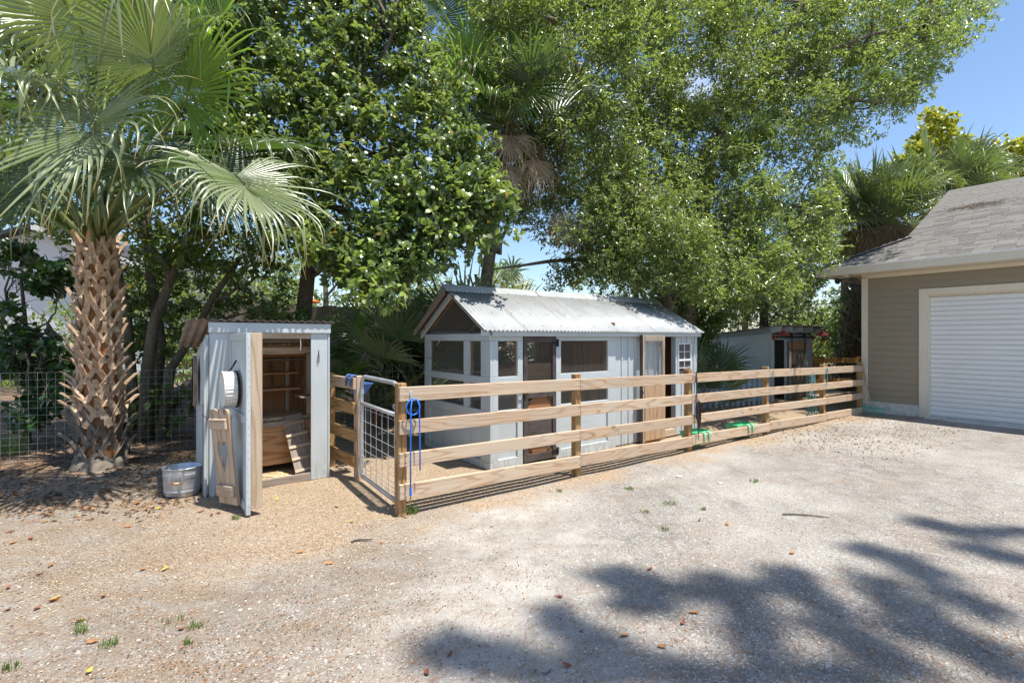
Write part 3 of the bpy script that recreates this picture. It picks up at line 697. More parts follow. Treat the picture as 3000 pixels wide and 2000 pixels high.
# hardware cloth: real half inch wires, one panel per opening
def cloth(par, a0, a1, z0, z1, plane, off, st=.0127, r=.0007, nm='wire_mesh', mat='mesh', clip=None):
    b = B(); P = (lambda a, z: (a, off, z)) if plane == 'x' else (lambda a, z: (off, a, z))
    a = a0 + st / 2
    while a < a1:
        zt = z1 if clip is None else clip(a)
        if zt > z0 + .01: b.wire(P(a, z0), P(a, zt), r)
        a += st
    z = z0 + st / 2
    while z < z1:
        l, h = a0, a1
        if clip is not None:
            aa = [q for q in np.linspace(a0, a1, 60) if clip(q) > z]
            if not aa: break
            l, h = aa[0], aa[-1]
        b.wire(P(l, z), P(h, z), r); z += st
    return b.obj(nm, mat, par)
for a0, a1 in ((.088, .41), (1.197, 2.182)): cloth(co, a0, a1, 1.23, 1.71, 'x', .0005 - .0045); cloth(co, a0, a1, .78, 1.13, 'x', -.004)
for a0, a1 in ((.20, .52), (.66, 1.74)): cloth(co, a0, a1, 1.23, 1.71, 'y', -.004); cloth(co, a0, a1, .78, 1.13, 'y', -.004)
for a0, a1 in ((.09, 1.1), (1.19, 2.27)): cloth(co, a0, a1, .66, 1.71, 'x', D + .01, .0254)
ridge_z, eave_z, ym = 2.495, 1.872, D / 2
sl2 = (ridge_z - eave_z) / (ym + .09)
rfz = lambda y: eave_z + sl2 * ((y + .09) if y < ym else (D + .09 - y))
cloth(co, .02, D - .02, 1.81, 2.45, 'y', -.004, clip=lambda y: rfz(y) - .04)
# rake boards, rafters, roof boards
for s_ in (-1, 1):
    f = lambda q: ym + s_ * q
    pl = [(f(0), ridge_z - .035), (f(ym + .07), eave_z - .035 + .012), (f(ym + .07), eave_z - .13), (f(ym - .04), eave_z - .06), (f(0), ridge_z - .14)]
    B().prism(pl, -.075, -.045, 'yz').obj('rake_board', 'blue_y', co)
    if s_ > 0: B().prism([(f(0), ridge_z - .02), (f(ym + .085), eave_z - .012), (f(ym + .085), eave_z - .085), (f(0), ridge_z - .10)], -.195, -.17, 'yz').obj('barge_board', 'grey_y', co)
    B().prism([(f(0), ridge_z - .02), (f(ym + .085), eave_z - .012), (f(ym + .085), eave_z - .085), (f(0), ridge_z - .10)], W + .03, W + .05, 'yz').obj('barge_board', 'blue_y', co)
    for x in (.0, .8, 1.6, 2.42, 3.2, 4.0): 
        B().prism([(f(.02), ridge_z - .045), (f(ym - .01), eave_z + .02), (f(ym - .01), eave_z - .06), (f(.02), ridge_z - .13)], x, x + .04, 'yz').obj('rafter', 'brown_y', co)
    nb = 8
    for i in range(nb):
        a, b_ = (i + .03) / nb * (ym + .08), (i + .97) / nb * (ym + .08); t0 = lambda q: ridge_z - .022 - q * sl2
        B().prism([(f(a), t0(a)), (f(b_), t0(b_)), (f(b_), t0(b_) - .016), (f(a), t0(a) - .016)], -.165, W + .028, 'yz').obj('roof_board', 'dark_x', co)
bx('fascia', 'bluegrey', co, -.04, W + .03, -.10, -.075, 1.775, 1.855); bx('fascia', 'bluegrey', co, -.04, W + .03, D + .04, D + .065, 1.78, 1.86)
bx('fascia_end', 'bluegrey', co, -.195, -.04, -.07, -.05, 1.785, 1.862)
def corr(x0, x1, y0, y1, z0, z1, per=.0676, amp=.0105, th=.0012, seg=8):
    n = max(2, int((x1 - x0) / per * seg)); V = []; 
    for i in range(n + 1):
        x = x0 + (x1 - x0) * i / n; d = amp * math.sin(2 * math.pi * x / per)
        for (y, z) in ((y0, z0), (y1, z1)):
            V += [(x, y, z + d), (x, y, z + d - th * 2)]
    F = []
    for i in range(n):
        a = i * 4; b = a + 4
        F += [(a, b, b + 2, a + 2), (a + 1, a + 3, b + 3, b + 1), (a, a + 1, b + 1, b), (a + 2, b + 2, b + 3, a + 3)]
    return B().add(V, F)
nsh = 7; xx = np.linspace(-.20, W + .065, nsh + 1)
for i in range(nsh):
    dz = .003 * (i % 2)
    corr(xx[i], xx[i+1] + (.03 if i < nsh - 1 else 0), ym, -.155, ridge_z + .010 + dz, eave_z + .006 + dz - .03).obj('roof_sheet', 'zinc', co, smooth=True)
    corr(xx[i], xx[i+1] + (.03 if i < nsh - 1 else 0), ym, D + .105, ridge_z + .010 + dz, eave_z + .006 + dz).obj('roof_sheet', 'zinc', co, smooth=True)
for i, (a, b_) in enumerate(((-.22, 1.5), (1.47, 3.1), (3.07, W + .075))):
    q = .125; o_ = .0015 * i
    cp = B().prism([(ym - q - .01, ridge_z + .022 - (q + .01) * sl2 - .012), (ym - q, ridge_z + .026 - q * sl2), (ym - .02, ridge_z + .032), (ym, ridge_z + .044 + o_), (ym + .02, ridge_z + .032), (ym + q, ridge_z + .026 - q * sl2), (ym + q + .01, ridge_z + .022 - (q + .01) * sl2 - .012), (ym + q, ridge_z + .022 - q * sl2 - .003), (ym, ridge_z + .028), (ym - q, ridge_z + .022 - q * sl2 - .003)], a, b_, 'yz').obj('ridge_cap', 'zinc', co)
rs = B()
for xq in np.arange(-.15, W, .338):
    for q in (.06, .36, .66, .92):
        z = eave_z + .018 + sl2 * (q + .0); rs.lathe([(.008, 0), (.006, .006), (0, .008)], 6, Matrix.Translation((float(xq), -.09 + q, z)))
rs.obj('roof_screws', 'black', co, kind='stuff')
# dark weathered screen door
sd_ = put('screen_door', B().box(.508, .575, -.05, -.012, .03, 1.78).box(1.03, 1.094, -.05, -.012, .03, 1.78).box(.576, 1.029, -.05, -.012, 1.69, 1.779).mesh('screen_door', 'dark_z'), co)
bx('rail', 'dark_x', sd_, .576, 1.029, -.056, -.014, .915, 1.0); bx('rail', 'dark_x', sd_, .576, 1.029, -.048, -.014, .03, .135); bx('rail', 'dark_x', sd_, .576, 1.029, -.048, -.014, .25, .315)
bx('panel', 'dark_x', sd_, .576, 1.029, -.03, -.018, .316, .74); bx('panel', 'brown_x', sd_, .576, 1.029, -.026, -.016, .136, .249); bx('panel', 'brown_x', sd_, .576, 1.029, -.026, -.02, .741, .914)
for a, b_, c_, d_ in ((.576, .914, .66, .83), (1.028, .914, .945, .83), (.576, .16, .66, .245), (1.028, .16, .945, .245)):
    B().tube([(a, -.034, d_ if a < .6 else d_), (c_, -.034, b_)], .014, 4).obj('brace', 'dark_x', sd_)
cloth(sd_, .576, 1.029, 1.0, 1.69, 'x', -.02)
for z in (1.68, .12):
    B().lathe([(0, -.06), (.016, -.05), (.010, -.02), (.010, .02), (.016, .05), (0, .06)], 8, Matrix.Translation((1.105, -.062, z))).box(1.11, 1.15, -.047, -.04, z - .05, z + .05).prism([(1.02, z - .02), (1.1, z - .02), (1.1, z + .02), (1.02, z + .02)], -.06, -.052).obj('hinge', 'black', sd_)
B().tube([(.44, -.07, .99), (.56, -.07, .975)], .008).lathe([(.02, -.03), (.02, .03)], 10, Matrix.Translation((.50, -.065, .96)), close=True).tube([(.43, -.05, 1.02), (.43, -.07, .95)], .006).obj('latch', 'black', sd_)
# open plywood and mesh door, folded back against the siding
td = put('plywood_door', B().box(2.87, 2.925, -.165, -.125, .03, 1.80).box(3.385, 3.44, -.165, -.125, .03, 1.79).box(2.926, 3.384, -.165, -.125, 1.70, 1.795).box(2.926, 3.384, -.165, -.125, .93, 1.02).mesh('plywood_door', 'stud_z'), co)
bx('panel', 'ply2_z', td, 2.905, 3.435, -.178, -.167, .06, 1.03); bx('edge', 'dark_z', td, 2.862, 2.869, -.165, -.10, .03, 1.80)
bx('rail', 'ply_x', td, 2.926, 3.384, -.164, -.126, .03, .10)
cloth(td, 2.90, 3.42, 1.03, 1.79, 'x', -.1665, .0127, .0008, mat='galv')
bx('hinge', 'black', td, 3.43, 3.47, -.15, -.062, 1.6, 1.68); bx('hinge', 'black', td, 3.43, 3.47, -.15, -.062, .2, .28)
B().tube([(2.85, -.15, .93), (2.84, -.17, .90), (2.85, -.19, .86), (2.86, -.17, .84)], .007).obj('latch', 'black', td)

# ================================================================== FEED SHED (outhouse-like, front left)
SO = Vector((-3.342, 5.425, 0)); AS = math.atan2(.788, 1.018)
sh = thing('feed_shed', 'small pale blue plank shed with rusty corrugated roof and its door standing open', 'shed', SO, AS)
SW, SD = 1.287, 1.12
bx('front_board', 'blue_z', sh, .0, .2, -.02, .0, .0, 1.835); bx('front_board', 'blue_z', sh, 1.074, SW - .012, -.02, .0, .0, 1.81)
bx('corner_board', 'blue_z', sh, SW - .010, SW + .012, -.03, .06, .0, 1.81)
bx('fascia', 'blue_x', sh, -.012, SW + .02, -.046, -.022, 1.81, 1.925, .004)
bx('header', 'stud_x', sh, .2, 1.074, -.018, .02, 1.74, 1.81)
for i in range(7):
    y = .02 + i * .16; zt = 1.85 - (y / SD) * .25
    bx('side_board', 'blue_z', sh, -.024, -.004, y - .018, y + .138, .02 + .01 * (i % 3), zt - .06)
    bx('side_board', 'blue_z', sh, SW - .008, SW + .012, y + .045, y + .155 if i < 6 else SD, .0, zt)
bx('corner_strip', 'blue_z', sh, -.05, -.026, -.02, .03, .0, 1.72); bx('corner_strip', 'grey_z', sh, -.056, -.03, .05, .085, .0, 1.02)
bx('back_wall', 'grey_z', sh, 0, SW, SD, SD + .018, 0, 1.62); bx('back_lining', 'brown_z', sh, .0, SW - .01, SD - .02, SD - .002, .02, 1.62)
for x in (.012, 1.02): bx('stud', 'stud_z', sh, x, x + .05, SD - .09, SD - .021, .6, 1.6)
bx('side_lining', 'stud_z', sh, SW - .03, SW - .01, .02, SD - .1, .0, 1.72); bx('side_lining', 'brown_z', sh, -.003, .01, .02, SD - .1, .0, 1.7)
bx('stud', 'stud_z', sh, SW - .12, SW - .031, .003, .045, .0, 1.74); bx('stud', 'stud_z', sh, SW - .12, SW - .031, .5, .54, .0, 1.70)
bx('stud', 'stud_z', sh, .15, .199, .003, .04, .0, 1.74)
bx('beam', 'stud_x', sh, .05, SW - .03, .42, .46, 1.545, 1.635)
for i in range(7):
    y = .05 + i * .15; B().box(.0, SW + .02, y, y + .11, -.02, 0, .002).obj('roof_slat', 'ply_x' if i % 2 else 'grey_x', sh, loc=(0, 0, 1.885 - y * .22), rot=(-.22, 0, 0))
bx('shelf', 'ply_x', sh, .02, SW - .13, .86, 1.09, 1.26, 1.285); bx('shelf', 'ply_x', sh, .02, SW - .13, .80, 1.09, 1.045, 1.075); bx('shelf', 'grey_x', sh, SW - .30, SW - .03, .1, .45, 1.0, 1.02)
bx('platform', 'grey_x', sh, .01, SW - .03, .44, 1.09, .66, .69); bx('front_panel', 'ply_x', sh, .01, SW - .03, .47, .485, .14, .659); bx('platform_edge', 'grey_x', sh, .01, SW - .3, .42, .438, .625, .692)
bx('floor_shavings', 'shavings', sh, .01, SW - .02, .02, SD - .02, -.02, .045); bx('platform_shavings', 'shavings', sh, .015, SW - .04, .47, 1.085, .691, .735, .03)
bx('sill', 'grey_x', sh, .2, 1.073, -.018, .02, .0, .09)
rp = put('ramp', B().box(-.125, .125, -.01, .01, 0, .86, .003).mesh('ramp', 'grey_z'), sh, (1.065, .075, .0), (-.50, -.13, 0))
for i in range(5): bx('cleat', 'stud_x', rp, -.13, .13, -.032, -.011, .10 + i * .155, .135 + i * .155)
corr(-.20, SW + .06, -.075, SD + .13, 1.955, 1.66, .085, .009).obj('roof_sheet', 'oldroof', sh)
corr(-.215, .05, -.05, SD + .10, 1.942, 1.635, .085, .009).obj('roof_sheet', 'oldroof', sh)
B().tube([(1.165, -.024, 1.60), (1.163, -.03, 1.56), (1.15, -.03, 1.50), (1.145, -.03, 1.46), (1.155, -.03, 1.43), (1.168, -.03, 1.46), (1.168, -.03, 1.52), (1.164, -.03, 1.57)], .0035, 5).obj('wire_hook', 'black', sh)
B().tube([(.95, -.02, 1.74), (.952, -.03, 1.66), (.945, -.03, 1.60)], .003, 4).obj('string', 'whitet', sh)
# door leaf
hp = SO + Vector((math.cos(AS), math.sin(AS), 0)) * .205 + Vector((0, 0, 0)); fp = Vector((-2.59, 4.82, 0)); dd = fp - hp; DL = dd.length
ad = math.atan2(dd.y, dd.x) - AS
dl = put('door', None, sh, (.205, -.03, 0), (0, 0, ad)); dl.empty_display_size = .1
for a, b_, c_, d_ in ((0, .07, .03, 1.80), (DL - .075, DL, .02, 1.80)): bx('stile', 'blue_z', dl, a, b_, -.02, .02, c_, d_)
for a, b_ in ((1.72, 1.80), (.90, .98), (.04, .12)): bx('rail', 'blue_x', dl, .071, DL - .076, -.019, .019, a, b_)
bx('panel', 'blue_x', dl, .071, DL - .076, -.004, .004, .121, .899); bx('panel', 'blue_x', dl, .071, DL - .076, -.003, .003, .981, 1.719)
bx('edge_board', 'stud_z', dl, DL - .045, DL - .005, .021, .125, .07, 1.80, .004)
nl = B()
for i in range(22): nl.lathe([(.004, 0), (0, .002)], 5, Matrix.Translation((DL + .0005, random.uniform(-.008, .008), .1 + i * .078)) @ Matrix.Rotation(math.pi/2, 4, 'Y'))
nl.obj('nail_heads', 'black', dl, kind='stuff')
DM = Matrix.Translation(SO) @ Matrix.Rotation(AS, 4, 'Z') @ Matrix.Translation((.205, -.03, 0)) @ Matrix.Rotation(ad, 4, 'Z')
# things hanging on the door's outer face (its -y side)
bk = thing('ribbed_basin', 'round white ribbed metal basin hung by a chain on the open shed door', 'basin'); bk.matrix_world = DM @ Matrix.Translation((DL * .52, -.022, 1.22)) @ Matrix.Rotation(math.pi/2, 4, 'X')
nb_ = 64; prof = []
v = []; f = []
for i in range(nb_):
    a = 2 * math.pi * i / nb_; rr = .180 * (1 + .03 * (i % 2))
    v += [(rr * math.cos(a), rr * math.sin(a), .02), (rr * math.cos(a), rr * math.sin(a), .125)]
f = [(2*i, 2*((i+1) % nb_), 2*((i+1) % nb_) + 1, 2*i + 1) for i in range(nb_)]
B().add(v, f).obj('side', 'whitet', bk)
B().lathe([(0, .124), (.15, .127), (.186, .127), (.190, .134), (.186, .140)], 40).obj('bottom', 'whitet', bk, smooth=True)
B().lathe([(.184, .0), (.194, .004), (.194, .018), (.186, .022)], 40).obj('rim', 'black', bk, smooth=True)
B().tube([(0, .18, .08), (.01, .22, .05), (0, .27, .02), (.0, .30, .005)], .009, 6).obj('chain', 'black', bk)
hb = thing('heart_cut_board', 'weathered tan plank shutter with heart cut out leaning on the shed door', 'shutter'); hb.matrix_world = DM @ Matrix.Translation((DL * .60, -.10, .06)) @ Matrix.Rotation(.36, 4, 'Z') @ Matrix.Rotation(.07, 4, 'X') @ Matrix.Rotation(-.07, 4, 'Y')
def heart_half(s):
    pts = [(0, .62)]
    for t in np.linspace(0, 1, 9): pts.append((s * (.075 * math.sin(math.pi * min(t * 1.15, 1) ** .8 if t < .87 else 0) if t < .87 else .075 * (1 - t) / .13 * .3), .66 - .30 * t + .03 * math.sin(math.pi * t * 1.3)))
    return pts
for s in (-1, 1):
    hx = [(.0, .325), (.035, .40), (.075, .50), (.088, .57), (.075, .63), (.045, .655), (.015, .635), (.0, .60)]
    poly = [(s * .004, .0), (s * .165, .0), (s * .165, .93), (s * .15, .965), (s * .10, .975), (s * .03, .965), (s * .004, .95), (s * .004, .60)] + [(s * (x + .004), z) for x, z in hx[::-1][1:-1]] + [(s * .004, .325)]
    import mathutils.geometry as mg
    n = len(poly); tri = mg.tessellate_polygon([[Vector((x, 0, z)) for x, z in poly]])
    vs = [(x, -.014, z) for x, z in poly] + [(x, .014, z) for x, z in poly]
    fs = [tuple(t) for t in tri] + [tuple(i + n for i in t)[::-1] for t in tri] + [(i, (i+1) % n, n + (i+1) % n, n + i) for i in range(n)]
    B().add(vs, fs).obj('plank', 'stud_z', hb)
bx('cleat', 'stud_x', hb, -.15, .15, -.045, -.016, .77, .88, .012); bx('cleat', 'stud_x', hb, -.15, .15, -.045, -.016, .08, .20, .012)
B().tube([(-.15, -.03, .86), (-.30, -.02, .92)], .004, 5).obj('door_hook', 'black', hb)
# oval board hung on the shed's left side
pq = thing('wood_slice', 'rough grey slab of bark hung on the left side wall of the blue shed', 'wood slab', SO + Vector((-math.sin(AS), math.cos(AS), 0)) * .75 + Vector((-.045, -.02, 1.22)), AS)
pr = [(math.cos(a) * .13 * (1 + .12 * math.sin(5 * a)) , math.sin(a) * .30 * (1 + .05 * math.sin(9 * a))) for a in np.linspace(0, 2*math.pi, 30)[:-1]]
B().prism(pr, -.04, 0.0, 'yz').obj('slab', 'grey_z', pq); B().tube([(-.042, .0, .28), (-.05, .0, -.25)], .008, 5).obj('cord', 'black', pq)

# ================================================================== BACK SHED with barn door
BO = Vector((7.16, 13.6, 0))
bs_ = thing('back_shed', 'low blue grey shed with sliding barn door and red lamps at the back', 'shed', BO, AU)
BW, BD = 2.5, 3.4
tz = lambda y: 2.10 - (y + .28) * .115
for i in range(1):
    B().prism([(0, 0), (BD, 0), (BD, tz(BD) - .02), (0, tz(0) - .02)], -.0, .03, 'yz').obj('side_wall', 'bluegrey', bs_)
bx('back_wall', 'bluegrey', bs_, .03, BW - .03, BD - .03, BD, 0, tz(BD) - .03); B().prism([(0, 0), (BD, 0), (BD, tz(BD) - .02), (0, tz(0) - .02)], BW - .03, BW, 'yz').obj('side_wall', 'bluegrey', bs_)
bx('corner_board', 'blue_z', bs_, -.012, .14, -.03, 0, 0, 1.86); bx('front_wall', 'bluegrey', bs_, .75, 1.0, -.02, .0, 0, 1.86); 
for i in range(5): bx('front_board', 'blue_z', bs_, 1.0 + i * .3, 1.297 + i * .3, -.02 - .003 * (i % 2), .0, 0, 1.86)
bx('header', 'blue_x', bs_, .14, .75, -.022, 0, 1.70, 1.86); bx('lining', 'brown_z', bs_, .04, BW - .04, 1.2, 1.22, 0, 1.85)
bx('door_post', 'blue_z', bs_, .76, .82, -.05, -.021, 0, 1.70)
for x in (.0, .62, 1.24, 1.86, 2.44): B().prism([(-.28, tz(-.28) - .02), (BD + .1, tz(BD + .1) - .02), (BD + .1, tz(BD + .1) - .12), (0, tz(0) - .19), (-.28, tz(-.28) - .17)], x, x + .045, 'yz').obj('rafter', 'bluegrey', bs_)
bx('soffit', 'black', bs_, .05, BW - .05, -.018, .02, 1.861, 1.90)
corr(-.08, BW + .12, -.34, BD + .15, tz(-.34) + .0, tz(BD + .15) + .0, .0676, .008).obj('roof_sheet', 'oldroof', bs_, smooth=True)
bd = bx('barn_door', 'grey_z', bs_, .82, 1.90, -.075, -.055, .02, 1.66)
for i in range(7): bx('plank', 'grey_z', bd, .825 + i * .153, .972 + i * .153, -.095, -.076, .02, 1.66)
bx('rail', 'ply_x', bd, .82, 1.90, -.118, -.097, 1.42, 1.655); bx('stile', 'stud_z', bd, .82, .94, -.116, -.097, .02, 1.419)
bx('track', 'black', bs_, .12, 2.32, -.085, -.075, 1.755, 1.805)
for x in (.94, 1.74): B().box(x, x + .05, -.13, -.121, 1.35, 1.80).lathe([(.055, -.012), (.055, .012)], 16, Matrix.Translation((x + .025, -.105, 1.84)) @ Matrix.Rotation(math.pi/2, 4, 'X'), close=True).obj('hanger', 'black', bs_)
bx('handle', 'black', bs_, .98, 1.0, -.15, -.119, .70, 1.0)
def barn_lamp(x, lab):
    t = thing('barn_lamp', lab, 'wall lamp', BO + UU * x + VV * -.03 + Vector((0, 0, 1.78)), AU, 'red gooseneck lamps on the back shed')
    B().lathe([(.045, 0), (.045, .02), (.0, .03)], 16, Matrix.Rotation(math.pi/2, 4, 'X')).lathe([(0, -.09), (.035, -.06), (.035, .0), (.02, .04)], 12, Matrix.Translation((0, -.045, 0))).obj('mount', 'redlamp', t, smooth=True)
    B().tube([(0, -.03, .02), (0, -.05, .16), (0, -.10, .25), (0, -.18, .27), (0, -.26, .23), (0, -.29, .17)], .012, 8).obj('gooseneck', 'redlamp', t, smooth=True)
    B().lathe([(.02, .06), (.045, .05), (.05, .02), (.10, -.005), (.135, -.02), (.175, -.075), (.18, -.085), (.165, -.08)], 26, Matrix.Translation((0, -.29, .12))).obj('shade', 'redlamp', t, smooth=True)
    B().lathe([(0, -.05), (.03, -.03), (.03, .0)], 12, Matrix.Translation((0, -.29, .12))).obj('bulb', 'white', t)
barn_lamp(.03, 'red gooseneck lamp left of the sliding barn door on the back shed'); barn_lamp(2.44, 'red gooseneck lamp right of the sliding barn door by the pale bush')

# picket fence before the back shed
pk0, pk1 = Vector((4.35, 11.85, 0)), Vector((6.72, 12.85, 0)); pd = pk1 - pk0; PL = pd.length
pf = thing('picket_fence', 'low slate blue picket fence standing before the back shed wall', 'fence', pk0, math.atan2(pd.y, pd.x))
n = 15
for i in range(n):
    x = i * PL / (n - 1); B().box(x - .05, x + .05, -.02, 0, .03, .70 + random.uniform(-.01, .01)).obj('picket', 'picket', pf)
for z in (.18, .56): bx('rail', 'picket', pf, -.05, PL + .05, .002, .035, z - .04, z + .04)

# far golden paddock fence
q0 = Vector((9.45, 15.55, 0)); q1 = Vector((15.9, 15.75, 0)); qd = q1 - q0
pf2 = thing('paddock_fence', 'golden brown three rail fence beyond the back shed under the palm', 'fence', q0, math.atan2(qd.y, qd.x))
QL = qd.length
for i in range(4): bx('post', 'gold_z', pf2, .16 + i * 1.35, .28 + i * 1.35, -.05, .07, 0, 1.16)
for i in range(3):
    for z in (1.12, .80, .47): bx('rail', 'gold_x', pf2, -.03 + i * 1.35, -.035 + (i + 1) * 1.35, -.09, -.051, z - .15, z)
bx('post', 'gold_z', pf2, -.06, .06, -.05, .07, 0, 1.16)
# ================================================================== SMALL THINGS
# oval wash tub
wt = thing('wash_tub', 'oval galvanised wash tub with wooden handle grips beside the blue shed', 'tub', Vector((-3.70, 5.52, 0)), .25)
B().lathe([(.0, .012), (.172, .012), (.176, .0), (.185, .02), (.19, .05), (.197, .055), (.192, .062), (.194, .10), (.200, .21), (.207, .215), (.201, .222), (.203, .232), (.209, .237), (.203, .244), (.208, .305), (.216, .31), (.214, .318), (.203, .31), (.196, .10), (.186, .03), (.0, .03)], 40, None, .92, .80).obj('tub', 'galv', wt, smooth=True)
B().box(-.004, .004, -.004, .004, .0, .31).obj('seam', 'galv', wt, loc=(.02, -.166, 0))
for s in (-1, 1):
    hd = B().tube([(-.06, 0, .075), (-.065, -.02, .04), (-.04, -.03, .0), (.04, -.03, .0), (.065, -.02, .04), (.06, 0, .075)], .004, 6).obj('bail', 'galv', wt, loc=(.0 if s < 0 else .0, -.164 if s < 0 else .164, .17), rot=(0, 0, 0 if s < 0 else math.pi))
    B().tube([(-.042, -.03, .0), (0, -.03, 0), (.042, -.03, 0)], [.011, .015, .011], 10).obj('grip', 'ply2_x', hd, smooth=True)
    B().box(-.07, .07, -.006, 0, .06, .11).obj('plate', 'galv', hd)

def on_fence(x, y, z): return FO + UU * x + VV * y + Vector((0, 0, z))
def feeder(name, lab, loc, rz_, L=.36, mats=('green', 'greenl'), grp=None, drop=None):
    drop = (-.018 if L > .3 else .10) if drop is None else drop
    t = thing(name, lab, 'feeder', loc, rz_, grp)
    h = .20 if L > .3 else .13
    V = []
    for zz, gx, gy0, gy1 in ((0, 0, .03, .26), (-h, .035, .06, .19), (-h + .006, .041, .066, .184), (-.0, .008, .038, .252)):
        V += [(-L/2 + gx, gy0, zz), (L/2 - gx, gy0, zz), (L/2 - gx, gy1, zz), (-L/2 + gx, gy1, zz)]
    F = []
    for k in range(3):
        for i in range(4): F.append((k*4+i, k*4+(i+1) % 4, k*4+4+(i+1) % 4, k*4+4+i))
    F += [(4, 7, 6, 5), (8, 9, 10, 11)]
    B().add(V, F).obj('trough', mats[0], t)
    rim = [(-L/2, .028, 0), (L/2, .028, 0), (L/2, .262, 0), (-L/2, .262, 0)]
    B().tube(rim, .008, 6, closed=True).obj('rim', mats[0], t)
    for x in (-.02, .11):
        B().tube([(x, .035, -.02), (x, .032, drop - .02), (x, .022, drop + .012), (x, -.012, drop + .018), (x, -.036, drop), (x, -.038, drop - .07), (x, -.036, drop - .12)], .011, 8).obj('hook', mats[1], t, smooth=True)
        B().tube([(x + .028, .035, -.02), (x + .028, .032, drop - .02), (x + .028, .022, drop + .012), (x + .028, -.012, drop + .018), (x + .028, -.036, drop), (x + .028, -.038, drop - .06)], .011, 8).obj('hook', mats[1], t, smooth=True)
    return t
feeder('hook_feeder', 'green hook over feeder on the bottom rail, nearest the strap covered post', on_fence(2*BAY + .30, 0, .262), AU, .50, grp='green feeders hooked on the bottom rail')
feeder('hook_feeder', 'green hook over feeder on the bottom rail, farther from the strap covered post', on_fence(2*BAY + 1.62, 0, .245), AU, .56, grp='green feeders hooked on the bottom rail')
feeder('hook_feeder', 'blue hook over feeder on the top rail of the short fence', F2 + Vector((math.cos(a2), math.sin(a2), 0)) * .12 + Vector((-math.sin(a2), math.cos(a2), 0)) * .066 + Vector((0, 0, 1.262 - .085)), a2 + math.pi, .2, ('bluep', 'bluep'))
# blue lead rope on the corner post
rp_ = thing('lead_rope', 'bright blue lead rope looped on a hook at the gate post', 'rope', on_fence(.07, -.035, 1.15), AU)
B().box(-.012, .012, .012, .018, -.02, .075).tube([(0, .012, .0), (0, -.02, -.005), (0, -.03, .012)], .005, 6).obj('hook', 'galv', rp_)
def loop(cx, cz, r, y, a0, a1, n=22): return [(cx + r * math.cos(a), y, cz + r * 1.05 * math.sin(a)) for a in np.linspace(a0, a1, n)]
B().tube([(-.035, -.045, -.86), (-.035, -.045, -.5), (-.032, -.045, -.2), (-.030, -.040, -.09), (-.012, -.03, .01)] + loop(0, -.075, .072, -.028, math.pi * .55, -math.pi * 1.4) + [(.03, -.045, -.0), (.055, -.05, -.06), (.060, -.045, -.2), (.064, -.045, -.45), (.066, -.045, -.70)], .0072, 8).obj('rope', 'rope', rp_, smooth=True)
B().tube([(-.035, -.045, -.86), (-.034, -.045, -.90), (-.036, -.045, -.93)], .012, 8).obj('rope_end', 'rope', rp_); B().tube(loop(-.034, -.985, .018, -.045, 0, 6.0, 12), .004, 5).tube([(-.035, -.045, -.93), (-.035, -.045, -.97)], .006, 6).obj('snap_clip', 'brass', rp_)
# bridle and straps on the third post
br = thing('bridle', 'dark leather bridle and straps hung over the top rail at a post', 'bridle', on_fence(2*BAY + .07, -.02, 1.20), AU)
B().box(-.008, .012, -.012, -.004, -.40, .03).box(-.006, .016, -.010, .05, .006, .014).obj('strap', 'leather', br)
B().box(-.018, .02, -.016, -.006, -.20, -.06).obj('pad', 'leather', br)
for k in range(5):
    B().tube([(.012 + .05 * math.sin(a) * (1 - .12 * k) + .006 * k, -.02 - .006 * k, -.56 - .02 * k + (.16 + .012 * k) * math.cos(a)) for a in np.linspace(0, 2 * math.pi, 18)[:-1]], .008 - .0006 * k, 6, closed=True).obj('rein', 'leather', br)
B().tube([(.01, -.03, -.72), (.02, -.03, -.82), (.012, -.03, -.92), (.02, -.03, -1.02)], [.012, .009, .009, .006], 6).obj('strap_end', 'leather', br)
B().tube([(.03, -.02, -.40), (-.03, -.03, -.44), (-.035, -.03, -.50)], .012, 6).obj('strap_end', 'leather', br)
B().tube(loop(-.05, -.0, .018, -.012, 0, 6.28, 12), .003, 5).obj('ring', 'galv', br)
# hay net
hn = thing('hay_net', 'blue green hay net with wisps of hay hung on the fence post', 'hay net', on_fence(4*BAY - .16, .10, 1.06), AU)
hb_ = B()
import itertools
def netp(t, a): 
    r = .05 + .10 * t ** .8; return Vector((r * math.cos(a) - .04 * t, .10 + r * .6 * math.sin(a), .0 - .98 * t))
for a0 in range(10):
    for s in (1, -1):
        hb_.tube([netp(i / 22, a0 * .628 + s * i * .22) for i in range(23)], .0045, 4)
hb_.obj('netting', 'net', hn)
hs = B()
for i in range(260):
    t = random.random() ** .6; a = random.uniform(0, 6.3); p = netp(t, a) * 1.0; q = p + Vector([random.gauss(0, .05) for _ in range(3)]); hs.wire(p, q, .0018)
hs.obj('hay', 'hay', hn, kind='stuff')
B().tube([(.12, -.13, .05), (.14, -.14, -.02), (.13, -.135, -.10), (.11, -.135, -.22), (.09, -.13, -.30)], .006, 5).box(.11, .15, -.15, -.125, -.02, .06).obj('cord', 'net', hn)
